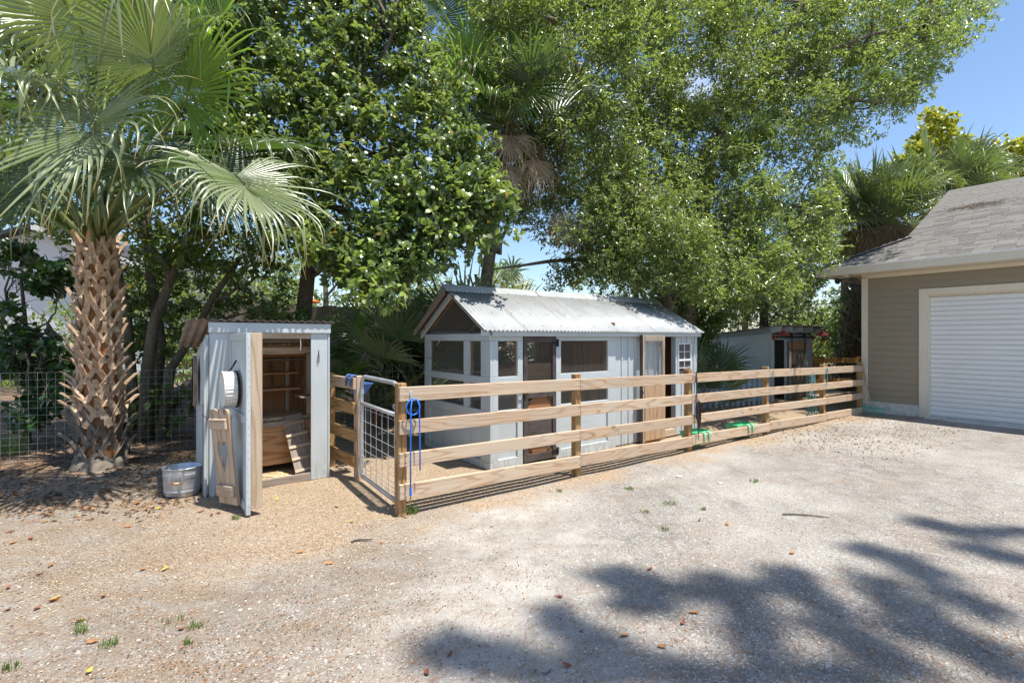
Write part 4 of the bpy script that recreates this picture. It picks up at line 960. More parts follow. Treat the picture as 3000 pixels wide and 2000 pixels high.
# manure fork leaning on the garage corner
fkp = ground(2590, 1218)
fk = thing('stable_fork', 'wooden handled stable fork with teal green basket head leaning on garage wall', 'fork', GO + UU * -.30 + VV * -.30, AU)
hl = Vector((.24, .30, 1.14)); h0 = Vector((.0, .05, .16))
B().tube([h0, h0.lerp(hl, .5), hl], .014, 8).obj('handle', 'pine_z', fk, smooth=True)
hd = B().tube([(0, .05, .19), (0, .04, .12)], .02, 8); hd.box(-.01, .012, -.22, .24, .125, .15).obj('head_bar', 'teal', fk)
tn = B()
for i in range(17):
    y = -.215 + i * .028; tn.tube([(.0, y, .135), (-.05, y - .01, .06), (-.15, y - .03, .015), (-.22, y - .04, .02)], .0042, 4)
tn.tube([(-.06, -.235, .05), (-.06, .22, .05)], .004, 4); tn.obj('tines', 'teal', fk)

# ------------------------------------------------------------------ welded wire fence behind
WA = Vector((-9.2, 6.15, 0)); WB = Vector((-1.15, 9.25, 0)); wd = WB - WA; WL = wd.length; aw = math.atan2(wd.y, wd.x)
wf = thing('wire_fence', 'welded wire garden fence on wooden posts behind the palm and the shed', 'fence', WA, aw)
b = B(); x = 0
while x < WL: b.wire((x, 0, .0), (x, 0, 1.25), .0017); x += .102
z = .03
while z < 1.27: b.wire((0, .002, z), (WL, .002, z), .0017); z += .102
b.obj('wire_mesh', 'wire', wf)
for x, h, r in ((.6, 1.3, .05), (3.57, 1.27, .055), (6.05, 1.28, .05), (7.1, 1.9, .06)):
    B().tube([(x, .06, -.2), (x + .01, .065, h * .5), (x, .06, h)], [r, r * .95, r * .9], 10).obj('post', 'bark2' if x < 6 else 'grey_z', wf, smooth=False)
bx('bracket', 'hose', wf, 7.06, 7.14, -.02, .0, 1.42, 1.58)
# cane ring hanger on the tall post
cr_ = thing('ring_hanger', 'tan triangular loop hanger with straps hung on the tall wire fence post', 'hanger', WA + wd.normalized() * 7.17 + Vector((.0, -.06, 1.33)), aw)
def tri(s, y, dz=0):
    pts = []
    for cx, cz, a0 in ((0, .17, 90), (.145, -.10, -30), (-.145, -.10, 210)):
        for k in (-50, -25, 0, 25, 50): a = rad(a0 - k); pts.append((s * (cx + .07 * math.cos(a)), y, s * (cz + .07 * math.sin(a)) + dz))
    return pts
B().tube(tri(1, -.02), .014, 7, closed=True).tube(tri(.97, -.06, -.01), .012, 7, closed=True).obj('outer_loop', 'hose', cr_, smooth=True)
B().tube([(-.18, -.04, -.12), (-.09, -.06, .03), (.0, -.07, .07), (.1, -.06, .03), (.18, -.04, -.12)], .014, 6).tube([(0, -.05, .22), (0, -.07, .07)], .014, 6).tube([(-.15, -.04, -.12), (0, -.08, -.05), (.15, -.04, -.12)], .02, 6).obj('crossbar', 'hose', cr_, smooth=True)
B().tube([(-.12, -.05, -.14), (-.04, -.06, -.15), (.0, -.05, -.22), (.02, -.04, -.34)], .012, 6).obj('strap', 'leather', cr_)

# ================================================================== PALMS
def fan_frond(b, hub, axis, nrml, R, nseg=56, spread=2.45, droop=.75, fold=.25, tipdroop=1.0):
    """costapalmate blade: folded segments round a curved costa, joined at the base, free and hanging at the tips"""
    axis = Vector(axis).normalized(); nrml = Vector(nrml); nrml = (nrml - axis * nrml.dot(axis)).normalized(); side = axis.cross(nrml)
    T = [0, .14, .30, .44, .56, .67, .78, .89, 1.0]; G = Vector((0, 0, -1))
    for i in range(nseg):
        th = -spread + 2 * spread * (i + .5) / nseg; c, s_ = math.cos(th), math.sin(th)
        d0 = (axis * c + side * s_ + nrml * (fold * abs(s_) + .05)).normalized()
        base = hub + axis * (.22 * R * max(0, math.cos(th / 2)) ** 3) + Vector((0, 0, -1)) * (.05 * R * max(0, math.cos(th / 2)) ** 3)
        L = R * (1.0 + .22 * max(0, c)) * random.uniform(.88, 1.08); dr_ = droop * random.choice((.15, .35, .6, .9, 1.5)) * random.uniform(.8, 1.2); bend = random.uniform(.55, .95)
        if random.random() < .12: dr_ *= 1.8
        p = base.copy(); d = d0.copy(); dth = 2 * spread / nseg; wmax = .36 * L * dth * 1.08
        latb = (side * c - axis * s_).normalized(); rr = random.random(); vb = len(b['v'])
        tw = random.uniform(-.5, .5); G = Vector((random.gauss(0, .28), random.gauss(0, .28), -1)).normalized()
        for k, t in enumerate(T):
            if k:
                st = (t - T[k-1]) * L; w_ = max(0, (t - bend * .6) / (1 - bend * .6)); w_ = w_ ** 1.6 * dr_ * 2.6 + droop * .12 * t
                d = (d0 * max(.0, 1 - w_) + G * w_ * tipdroop + d0 * .08).normalized(); p = p + d * st
            wd_ = (.10 + t / .40 * .9) * wmax if t < .40 else wmax * (1 - ((t - .40) / .60) ** 1.15) + .0015
            lat = (latb - d * latb.dot(d)).normalized(); nn = lat.cross(d)
            if nn.dot(nrml) < 0: nn = -nn
            if t > .45: lat = (lat * math.cos(tw * 3 * (t - .45)) + nn * math.sin(tw * 3 * (t - .45))).normalized()
            h = wd_ * .28 * (1 - .5 * t)
            b['v'] += [p - lat * wd_ * .5 + nn * h, p - nn * h, p + lat * wd_ * .5 + nn * h]; b['c'] += [(rr, t, 0)] * 3
        for k in range(len(T) - 1):
            o = vb + k * 3; b['f'] += [(o, o+1, o+4, o+3), (o+1, o+2, o+5, o+4)]
def frond_obj(par, crown, hub, axis, nrml, R, mat, pr=.016, nm='frond', stem='stem', **k):
    b = {'v': [], 'f': [], 'c': []}; fan_frond(b, Vector(hub), axis, nrml, R, **k)
    me = np_mesh(nm, [tuple(v) for v in b['v']], [np.array(b['f'])], mat, np.array(b['c']))
    o = put(nm, me, par)
    c0 = Vector(crown); h = Vector(hub); ax = Vector(axis).normalized(); L = (h - c0).length
    mid = c0.lerp(h, .55) + Vector((0, 0, .10 * L)) - ax * .06 * L
    pts = []
    for i in range(9):
        t = i / 8; pts.append((c0 * (1 - t) ** 2 + mid * 2 * t * (1 - t) + h * t * t))
    pts.append(h + ax * R * .18)
    B().tube(pts, [pr * (1.9 - 1.2 * i / 9) for i in range(10)], 6).obj('petiole', stem, o, smooth=True)
    return o
def add_boots(par, base, top, rb, rt, rows, per, h=.20, mat='boot', out=.10, lim=400):
    ms = []
    for q in range(4):
        b = B()
        for s in (-1, 1):
            w = random.uniform(.021, .032); f = random.uniform(.9, 1.15)
            # one limb of the split leaf base, running up from the side to the stub
            A = [Vector((s * .105 * f, .005, -.10)), Vector((s * .05 * f, .022, .02)), Vector((s * .006, .05, .11)), Vector((s * .0, .05 + out, .11 + .11 * f))]
            ww = [w * 1.5, w * 1.35, w * 1.1, w * .75]; tt = [.012, .014, .016, .012]; vs = []
            for a, wi, ti in zip(A, ww, tt): vs += [a + Vector((-wi, -ti, 0)), a + Vector((wi, -ti, 0)), a + Vector((wi, ti, .004)), a + Vector((-wi, ti, .004))]
            b.add(vs, [(4*k+j, 4*k+(j+1) % 4, 4*k+4+(j+1) % 4, 4*k+4+j) for k in range(3) for j in range(4)] + [(12, 13, 14, 15)])
        ms.append(b.mesh('leaf_base', mat))
    n = 0
    for r in range(rows):
        t = (r + .5) / rows
        for k in range(per):
            if n >= lim: return
            a = 2 * math.pi * (k + .5 * (r % 2)) / per + random.uniform(-.06, .06); rad_ = rb + (rt - rb) * t
            c = Vector(base).lerp(Vector(top), t); p = c + Vector((math.cos(a), math.sin(a), 0)) * rad_
            o = put('leaf_base', random.choice(ms), par, p, (random.uniform(-.12, .12), random.uniform(-.08, .08), a - math.pi / 2), Vector((random.uniform(.88, 1.15), random.uniform(.6, 1.7), random.uniform(.85, 1.25))) * h / .2); n += 1
# cabbage palm, front left
PB = Vector((-5.62, 6.72, 0)); PT = Vector((-5.66, 6.72, 3.25))
pm = thing('palm_tree', 'stout cabbage palm at left with criss-crossed leaf bases and drooping fan fronds', 'palm', PB)
B().tube([(0, 0, -.1), (.0, 0, .25), (0, 0, 1.2), (-.02, 0, 2.2), (-.04, 0, 3.0), (-.04, 0, 3.35)], [.27, .235, .20, .175, .15, .10], 18).obj('trunk', 'fibre', pm, smooth=True)
sk = [(.33 * (1 + .05 * math.sin(5 * a + 1)) * math.cos(a), .33 * (1 + .05 * math.sin(5 * a + 1)) * math.sin(a)) for a in np.linspace(0, 6.283, 25)[:-1]]
B().add([(x, y, -.04) for x, y in sk] + [(x * .86, y * .86, .10) for x, y in sk] + [(x * .60, y * .60, .2) for x, y in sk], [(i, (i+1) % 24, 24 + (i+1) % 24, 24 + i) for i in range(24)] + [(24 + i, 24 + (i+1) % 24, 48 + (i+1) % 24, 48 + i) for i in range(24)]).obj('root_skirt', 'boot_old', pm, smooth=True)
add_boots(pm, (0, 0, .10), (-.03, 0, .62), .24, .215, 4, 7, .19, 'boot_old', .06)
add_boots(pm, (-.0, 0, .62), (-.03, 0, 1.45), .212, .19, 6, 6, .21, 'boot', .10)
add_boots(pm, (-.03, 0, 1.45), (-.04, 0, 3.08), .185, .14, 11, 5, .22, 'boot', .05)
C1 = Vector((-.04, 0, 3.05))
def pf_(px, py, Z, ax_, nr, R, mat='frond', **k):
    h = at(px, py, Z) - PB; out = Vector((h.x - C1.x, h.y - C1.y, 0)).normalized()
    return frond_obj(pm, C1 + out * .10 + Vector((0, 0, random.uniform(-.1, .15))), h, ax_, nr, R, mat, **k)
pf_(285, 345, 5.15, (.12, -.55, -.85), (-.1, -.75, .6), 1.15, 'frond', droop=.9, spread=2.6)
pf_(545, 300, 5.7, (.25, -.15, .9), (.1, -.95, .1), 1.02, 'frondb', droop=.55, spread=2.7)
pf_(240, 90, 5.5, (.05, -.5, .45), (.05, -.75, .5), 1.2, 'frond', droop=.9, spread=2.5)
pf_(690, 510, 5.65, (.72, -.35, -.62), (.35, -.45, .8), 1.08, 'frond', droop=1.0, spread=2.2)
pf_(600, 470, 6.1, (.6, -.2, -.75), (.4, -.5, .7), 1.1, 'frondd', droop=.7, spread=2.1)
pf_(80, 250, 5.3, (-.7, -.5, .1), (-.1, -.5, .8), 1.2, 'frond', droop=1.0)
pf_(610, 90, 6.4, (.65, -.1, .7), (-.3, -.8, .4), 1.3, 'frondb', droop=.5)
pf_(400, 40, 6.3, (.15, -.2, .95), (.0, -.95, .2), 1.25, 'frondb', droop=.45)
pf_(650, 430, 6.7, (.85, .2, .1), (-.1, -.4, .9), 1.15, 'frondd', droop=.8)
pf_(120, 60, 6.6, (-.6, .1, .7), (.3, -.8, .5), 1.2, 'frond', droop=.6)
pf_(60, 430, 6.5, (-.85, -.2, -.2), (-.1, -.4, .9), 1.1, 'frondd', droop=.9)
pf_(-20, 470, 5.9, (-.7, -.6, -.3), (-.1, -.4, .9), 1.1, 'frond', droop=.9)
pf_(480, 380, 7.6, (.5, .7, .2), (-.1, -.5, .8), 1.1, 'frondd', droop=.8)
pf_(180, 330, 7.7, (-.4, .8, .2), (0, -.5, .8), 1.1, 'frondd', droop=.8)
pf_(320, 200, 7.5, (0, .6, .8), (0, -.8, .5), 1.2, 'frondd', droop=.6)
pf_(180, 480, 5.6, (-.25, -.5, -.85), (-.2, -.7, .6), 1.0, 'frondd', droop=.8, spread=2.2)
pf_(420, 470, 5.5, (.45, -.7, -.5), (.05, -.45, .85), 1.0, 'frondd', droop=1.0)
pf_(450, 200, 5.3, (.35, -.6, .3), (.0, -.65, .7), 1.1, 'frond', droop=.9)
pf_(-60, 120, 6.2, (-.8, -.2, .5), (.2, -.6, .7), 1.2, 'frond', droop=.8)
pf_(290, -120, 6.3, (.0, -.1, 1), (0, -1, .1), 1.2, 'frondb', droop=.4)
for px, py, Z in ((-60, 560, 6.4), (120, 560, 7.4), (560, 560, 7.3)): pf_(px, py, Z, (-.6 if px < 300 else .7, .1, -.3), (0, -.4, .9), .8, 'frondd', droop=1.1)

def palm(name, lab, base, top, rt, fr, R, skirt=0, boots=(10, 7), mats=('frond', 'frondb', 'frondd'), seed=1, group=None, up=.2, nseg=34, ferns=0, dead_dir=None):
    random.seed(seed)
    t = thing(name, lab, 'palm', base, 0, group); tp = Vector(top) - Vector(base)
    B().tube([(0, 0, -.1), tp * .5, tp + Vector((0, 0, .25))], [rt * 1.15, rt, rt * .7], 14).obj('trunk', 'bark2', t, smooth=True)
    if boots: add_boots(t, (0, 0, .3), tp, rt * 1.12, rt, boots[0], boots[1], .26, 'boot_old', .06)
    for i in range(fr):
        a = i * 2.39996 + random.uniform(-.2, .2); e = .95 - 1.35 * (i / fr) + random.uniform(-.1, .1) + up
        d = Vector((math.cos(a) * math.cos(e), math.sin(a) * math.cos(e), math.sin(e)))
        h = tp + d * random.uniform(.75, 1.15) * R; ax_ = (d + Vector((0, 0, random.uniform(-.4, .3)))).normalized()
        nr = Vector((.25, -.65, .8)) - d * .2
        frond_obj(t, tp, h, ax_, nr, R * random.uniform(.85, 1.1), mats[1] if i % 5 == 1 and e > .3 else mats[0] if i % 3 else mats[2], nseg=nseg, droop=random.uniform(.25, .6))
    for i in range(skirt):
        a = i * 2.39996 if dead_dir is None else dead_dir[i % len(dead_dir)]
        d = Vector((math.cos(a), math.sin(a), -.55)); h = tp + d * .55 * R
        frond_obj(t, tp - Vector((0, 0, .1)), h, (d.x * .35, d.y * .35, -1), (d.x, d.y, .3), R * random.uniform(.6, .85), 'frondx', nseg=nseg, droop=1.3, spread=1.5, nm='dead_frond', stem='stemdry')
    return t
p2 = palm('palm_tree', 'tall cabbage palm with hanging dead fronds rising behind the coop ridge', (-1.0, 10.6, 0), at(1490, 330, 10.2) - Vector((0, 0, .35)), .13, 18, 1.0, 4, (6, 6), ('frondd', 'frondd', 'frondd'), 7)  # dark blade colour stands in for the oak's shade on this crown
c2 = at(1490, 340, 10.2) - p2.location
for px, py, Z, ax_, nr, R, m_ in ((1378, 205, 9.6, (-.12, -.1, 1), (.1, -1, .1), 1.0, 'frondb'), (1372, 305, 9.5, (-.3, -.35, .5), (-.2, -.9, .3), .95, 'frondb'), (1510, 265, 9.5, (.45, -.3, .75), (.2, -.9, .2), .9, 'frondb'), (1290, 60, 10.8, (-.2, 0, 1), (0, -1, .1), 1.2, 'frondd')):
    frond_obj(p2, c2, at(px, py, Z) - p2.location, ax_, nr, R, m_, nseg=40, droop=.35)
for px, py, Z in ((1640, 600, 9.6), (1480, 470, 9.5), (1560, 450, 9.7)):
    frond_obj(p2, c2, at(px, py, Z) - p2.location, (.25, -.1, -1), (.4, -.8, .3), .75 if px > 1600 else .7, 'frondx', nseg=36, droop=1.0, spread=1.2, nm='dead_frond', stem='stemdry')
p3 = palm('palm_tree', 'ferny trunked cabbage palm beyond the garage eave, left of the two roof palms', (at(2483, 1100, 16.5).x, 16.5, 0), at(2560, 640, 16.5), .33, 36, 1.12, 26, (14, 8), ('frond', 'frondb', 'frond'), 3, 'palms behind the garage roof', nseg=34)
p4 = palm('palm_tree', 'cabbage palm showing its fans above the garage roof slope, right of the ferny one', (at(2760, 1100, 19).x, 19, 0), at(2765, 590, 19), .3, 32, 1.3, 22, (0, 0), ('frond', 'frondb', 'frond'), 9, 'palms behind the garage roof', nseg=34)
p5 = palm('palm_tree', 'far small palm standing beyond the coop ridge in the sky gap', (-.6, 38, 0), (-.6 , 38, 5.4), .2, 14, 1.3, 2, None, ('frond', 'frondb', 'frond'), 5, nseg=16)
# sword ferns on the trunk of the ferny palm
fb_P, fb_D = [], []
random.seed(4)
for i in range(70):
    z = random.uniform(1.3, 3.4); a = random.uniform(0, 6.28); p = Vector((math.cos(a), math.sin(a), 0)); s0 = p3.location + p * .35 + Vector((.12 * z / 2, 0, z)); L = random.uniform(.35, .6)
    for k in range(14):
        t = k / 14; c = s0 + p * L * t + Vector((0, 0, .18 * t - .55 * t * t)) ; sd2 = Vector((-p.y, p.x, 0))
        for s in (-1, 1): fb_P.append(c); fb_D.append(sd2 * s + p * .4 + Vector((0, 0, -.3)))
fb_P = np.array([tuple(x) for x in fb_P]); fb_D = np.array([tuple(x) for x in fb_D]); n = len(fb_P)
fo = put('fern', leaf_mesh('fern', fb_P - np.array(p3.location), fb_D, np.tile([0, 0, 1.], (n, 1)) + rng.normal(size=(n, 3)) * .2, np.full(n, .10), np.full(n, .035), 'fern', 4), None, loc=p3.location, label='clumps of green sword fern growing on the trunk of the palm', cat='fern', kind='stuff')

# saw palmettos
def palmetto(lab, x, y, n, R, h, mats=('frondd', 'frond'), seed=1, grp='saw palmettos behind the coop and shed', nseg=26, lean=(0, 0)):
    random.seed(seed); t = thing('saw_palmetto', lab, 'palmetto', (x, y, 0), 0, grp)
    B().tube([(0, 0, 0), (.05, 0, h * .25)], [.12, .10], 8).obj('stem', 'fibre', t)
    for i in range(n):
        a = i * 2.4 + random.uniform(-.3, .3); e = random.uniform(.15, 1.25)
        d = Vector((math.cos(a) * math.cos(e) + lean[0], math.sin(a) * math.cos(e) + lean[1], math.sin(e)))
        hub = Vector((0, 0, h * .2)) + d * h * random.uniform(.6, 1.0)
        frond_obj(t, (0, 0, h * .15), hub, d + Vector((0, 0, .1)), Vector((0, 0, 1)) - d * .6 + Vector((0, -.4, 0)), R * random.uniform(.8, 1.15), random.choice(mats), pr=.009, nseg=nseg, spread=1.9, droop=.22, fold=.1)
palmetto('saw palmetto right behind the feed shed roof, low pale green fans', -3.75, 9.6, 11, .62, 1.75, ('frond', 'frondb'), 1)
palmetto('dark saw palmetto filling the corner between feed shed and coop', -2.75, 9.7, 18, .72, 1.75, ('frondd', 'frond', 'frond'), 2)
palmetto('tall dark saw palmetto against the coop back left corner', -1.75, 9.9, 17, .8, 2.2, ('frondd', 'frond', 'frond'), 3)
palmetto('saw palmetto directly under the tall palm behind the coop', -.9, 10.4, 16, .85, 2.5, ('frondd', 'frond'), 4)
palmetto('bushy saw palmetto between the coop and the low back shed', 4.35, 11.6, 13, .65, 1.0, ('frondd', 'frond'), 5, grp=None)
palmetto('low saw palmetto peeping behind the gate opening', -2.4, 10.6, 10, .6, .9, ('frondd', 'frond'), 6)

# ================================================================== TREES
def tree(name, lab, cat, base, trunk_pts, trunk_r, limbs, cents, crad, ntw, nl, L, Wd, mat, shape=6, bark='bark', group=None, sub=40, spread=.06, extra=None, big=0, seed=1):
    """trunk, limbs, small branches reaching into the leaf clusters, and the crown of separate leaves"""
    random.seed(seed)
    base = Vector(base); t = thing(name, lab, cat, base, 0, group)
    loc = lambda p: Vector(p) - base
    for i, (pts, rr) in enumerate(trunk_pts if isinstance(trunk_pts[0], tuple) and hasattr(trunk_pts[0][0], '__len__') and not isinstance(trunk_pts[0][0][0], (int, float)) else [(trunk_pts, trunk_r)]):
        B().tube([loc(p) for p in pts], rr, 10).obj('trunk', bark, t, smooth=True)
    nodes = []
    for pts, r0, r1 in limbs:
        P = []
        for a, b_ in zip(pts[:-1], pts[1:]): P += [Vector(a).lerp(Vector(b_), k / 3) for k in range(3)]
        P.append(Vector(pts[-1])); n = len(P)
        P = [p + Vector([random.gauss(0, .03) for _ in range(3)]) if 0 < i < n - 1 else p for i, p in enumerate(P)]
        B().tube([loc(p) for p in P], [r0 + (r1 - r0) * i / (n - 1) for i in range(n)], 8).obj('limb', bark, t, smooth=True)
        nodes += P[1:]
    if nodes and sub:
        bb = B(); idx = rng.choice(len(cents), min(sub, len(cents)), replace=False)
        for i in idx:
            c = Vector(cents[i]); nd = min(nodes, key=lambda q: (q - c).length + .4 * abs(q.z - c.z))
            pts = branch_pts(nd, c, 5, .10, .25); L_ = (c - nd).length; r0 = min(.045, .012 + .008 * L_)
            bb.tube([loc(p) for p in pts], [r0 * (1 - .8 * k / 5) for k in range(6)], 5)
            for q in range(3):
                k = random.randint(2, 4); e = pts[k] + Vector([random.gauss(0, .28) for _ in range(3)]); bb.tube([loc(p) for p in branch_pts(pts[k], e, 3, .1, .3)], [.008, .006, .004, .003], 4)
        bb.obj('branches', bark, t, smooth=True)
    rr = crad * (.7 + .6 * rng.random(len(cents)))[:, None]
    P, D, N = whorls(cents, rr, ntw, nl, spread, .85)
    if big:
        near = np.argsort(P[:, 1])[:big * 4:4]; lm = None
        L1 = leaf_mesh('leaf', np.zeros((1, 3)), np.array([[1., 0, 0]]), np.array([[0, 0, 1.]]), np.array([L * 1.15]), np.array([Wd * 1.15]), mat)
        for i in near:
            d, n_ = Vector(D[i]), Vector(N[i]); d.normalize(); s = n_.cross(d).normalized(); n_ = d.cross(s)
            o = put('leaf', L1, t); o.matrix_local = Matrix.Translation(Vector(P[i]) - base) @ Matrix((d, s, n_)).transposed().to_4x4()
        keep = np.ones(len(P), bool); keep[near] = False; P, D, N = P[keep], D[keep], N[keep]
    n = len(P)
    put('crown', leaf_mesh('crown', P - np.array(base), D, N, L * (.6 + .7 * rng.random(n)), Wd * (.65 + .6 * rng.random(n)), mat, shape), t)
    return t
A = lambda px, py, Z: tuple(at(px, py, Z))
# broad-leaved tree in the middle
poly = [(820, -160), (1230, -160), (1270, 60), (1350, 300), (1450, 480), (1480, 640), (1440, 700), (1270, 765), (1170, 850), (1060, 860), (980, 790), (900, 720), (800, 620), (640, 560), (620, 300), (560, 100), (560, -160)]
c1 = np.concatenate([fill(poly, 250, 7.3, 8.0, None, 1.7), fill(poly, 130, 8.3, 10.0, None, 1.5)])
tree('broadleaf_tree', 'large glossy broad leaved tree filling the middle between the two tall palms', 'tree', (-4.05, 9.6, 0),
     [A(893, 1200, 9.6), A(885, 960, 9.6), A(900, 820, 9.6), A(915, 700, 9.5), A(935, 600, 9.3)], [.19, .155, .14, .13, .12],
     [([A(935, 600, 9.3), A(1000, 450, 8.9), A(1080, 300, 8.4), A(1150, 100, 8.2)], .10, .03), ([A(915, 700, 9.5), A(820, 560, 9.2), A(740, 400, 9.0), A(700, 200, 8.9)], .09, .03), ([A(935, 600, 9.3), A(1050, 620, 8.6), A(1180, 640, 8.1), A(1330, 600, 7.9)], .07, .02), ([A(900, 820, 9.6), A(980, 740, 9.2), A(1100, 760, 8.6), A(1180, 830, 8.2)], .05, .015), ([A(1000, 450, 8.9), A(1180, 450, 8.0), A(1300, 400, 7.8)], .05, .015)],
     c1, .36, 27, 6, .122, .062, 'ficus', 6, sub=150, big=280, seed=21)
# dark trees behind the palm at left
poly = [(-200, -200), (640, -200), (700, 200), (760, 560), (840, 720), (760, 800), (560, 790), (420, 740), (300, 690), (160, 700), (60, 640), (-200, 620)]
c2_ = np.concatenate([fill(poly, 190, 7.9, 9.3, None, 1.2), fill(poly, 150, 9.6, 12)])
tree('shade_tree', 'dark many stemmed shade tree standing behind the cabbage palm at left', 'tree', (-6.1, 8.7, 0),
     [([A(425, 1290, 8.4), A(430, 1100, 8.4), A(450, 950, 8.4), A(500, 820, 8.4), A(560, 700, 8.6), A(600, 560, 8.8)], [.12, .10, .085, .07, .06, .05]), ([A(470, 1290, 8.5), A(500, 1080, 8.5), A(560, 990, 8.5), A(620, 880, 8.5), A(700, 760, 8.7)], [.09, .075, .06, .05, .04]), ([A(400, 1280, 8.6), A(385, 1100, 8.6), A(370, 900, 8.6), A(330, 740, 8.7), A(300, 560, 8.9)], [.10, .08, .07, .06, .05]), ([A(450, 1270, 8.9), A(470, 1000, 8.9), A(440, 800, 8.9), A(430, 640, 9.0), A(470, 400, 9.2)], [.11, .09, .08, .07, .05])], None,
     [([A(500, 820, 8.4), A(440, 720, 8.5), A(360, 620, 8.7), A(250, 480, 9)], .07, .02), ([A(600, 560, 8.8), A(640, 400, 9), A(600, 200, 9.3), A(520, 0, 9.6)], .07, .02), ([A(620, 880, 8.5), A(720, 840, 8.8), A(800, 780, 9)], .035, .015), ([A(300, 560, 8.9), A(200, 350, 9.2), A(100, 150, 9.6)], .05, .02)],
     c2_, .42, 20, 6, .11, .058, 'dusk', 6, sub=120, seed=22)
# understorey foliage around those stems
poly = [(220, 740), (420, 720), (760, 780), (880, 860), (900, 985), (760, 950), (600, 940), (560, 990), (480, 1060), (330, 1040), (240, 900)]
tree('understorey_shrub', 'leafy dark shrub branches just above the rusty shed roof', 'shrub', (-5.4, 9.3, 0), [A(560, 1200, 9.2), A(590, 1050, 9.2), A(620, 950, 9.2)], [.04, .03, .02], [([A(590, 1050, 9.2), A(500, 950, 9), A(400, 900, 8.9)], .025, .01), ([A(620, 950, 9.2), A(740, 910, 9.4), A(840, 930, 9.6)], .02, .01)], fill(poly, 110, 8.5, 10), .22, 15, 5, .095, .05, 'dusk', 6, sub=30, seed=23)
poly = [(330, 1180), (470, 1080), (560, 1150), (540, 1260), (420, 1270), (340, 1260)]
tree('low_shrub', 'low broad leaved shrub at the foot of the dark stems behind the wire', 'shrub', (-5.9, 8.8, 0), [A(440, 1290, 8.8), A(450, 1200, 8.8)], [.02, .015], [([A(450, 1200, 8.8), A(480, 1150, 8.7)], .012, .006)], fill(poly, 14, 8.3, 9.1), .2, 10, 5, .13, .07, 'dusk', 6, sub=8, seed=29)
# sapling with round leaves at the left edge
poly = [(-40, 680), (40, 690), (150, 760), (215, 780), (200, 850), (120, 870), (30, 860), (60, 970), (190, 1010), (215, 1080), (150, 1230), (40, 1240), (10, 1120), (-20, 1040), (-40, 960)]
tree('sea_grape', 'round leaved dark shrub against the white house wall at the left edge', 'shrub', (-8.5, 8.4, 0), [A(85, 1330, 8.2), A(80, 1150, 8.2), A(75, 950, 8.1), A(60, 800, 8.0)], [.04, .035, .03, .02], [([A(80, 1000, 8.1), A(140, 930, 7.9), A(190, 860, 7.8)], .02, .008), ([A(75, 950, 8.1), A(20, 880, 8.2)], .02, .008)], np.concatenate([fill(poly, 52, 7.5, 8.3), fill([(30, 1000), (190, 990), (230, 1080), (170, 1230), (40, 1250)], 26, 7.5, 8.3)]), .17, 7, 5, .13, .095, 'grape', 6, sub=40, seed=24)
# the big oak on the right
poly = [(1395, -200), (2000, -260), (2600, -200), (2860, -60), (2905, 30), (2860, 110), (2760, 150), (2690, 300), (2600, 350), (2420, 430), (2440, 560), (2420, 700), (2400, 800), (2340, 880), (2150, 880), (2050, 880), (1960, 880), (1800, 840), (1660, 800), (1720, 740), (1620, 690), (1480, 640), (1440, 400), (1390, 150)]
kp = lambda x, y: (.8 if (x > 2500 and y < 430) else 1.0) * (.25 if (1420 < x < 1720 and y > 560) else 1)
c3 = np.concatenate([fill(poly, 800, 10.2, 11.4, kp, 2.6), fill(poly, 640, 12.2, 15, kp, 2.0), fill([(1400, -120), (1900, -120), (1880, 520), (1740, 560), (1640, 400), (1560, 260), (1420, 330)], 110, 8.9, 9.7), fill([(1500, 560), (1700, 560), (1720, 800), (1640, 840), (1650, 700), (1500, 640)], 26, 10, 11), fill([(1900, -150), (2880, -100), (2880, 80), (2700, 300), (2420, 420), (1950, 420)], 260, 10, 14), fill([(1290, -200), (1900, -200), (1900, 600), (1480, 620), (1290, 500)], 260, 11.5, 14)])
tree('oak_tree', 'huge small leaved oak spreading over the right half behind the coop roof', 'tree', (5.2, 13.2, 0),
     [A(2020, 1140, 13.2), A(2010, 900, 13), A(2040, 700, 12.8), A(2075, 480, 12.5)], [.34, .28, .25, .20],
     [([A(2075, 480, 12.5), A(2110, 370, 12.2), A(2230, 230, 11.8), A(2330, 60, 11.6), A(2400, -100, 11.6)], .17, .05), ([A(2040, 700, 12.8), A(1950, 450, 12), A(1850, 250, 11.5), A(1800, 0, 11.5)], .13, .04), ([A(2230, 230, 11.8), A(2400, 280, 11.2), A(2580, 300, 11)], .06, .02), ([A(2010, 900, 13), A(1850, 800, 12), A(1700, 760, 11), A(1560, 770, 10.5), A(1440, 790, 10.4)], .09, .015), ([A(2040, 700, 12.8), A(1850, 650, 11.8), A(1650, 560, 11), A(1560, 380, 10.8)], .09, .02), ([A(2230, 230, 11.8), A(2480, 120, 11.3), A(2720, 70, 11.2)], .07, .02), ([A(2040, 700, 12.8), A(2200, 620, 12), A(2350, 600, 11.6)], .07, .02), ([A(1950, 450, 12), A(1700, 250, 11.3), A(1640, 60, 11)], .06, .02)],
     c3, .40, 30, 5, .098, .038, 'oak', 4, 'bark2', sub=260, spread=.07, seed=25)
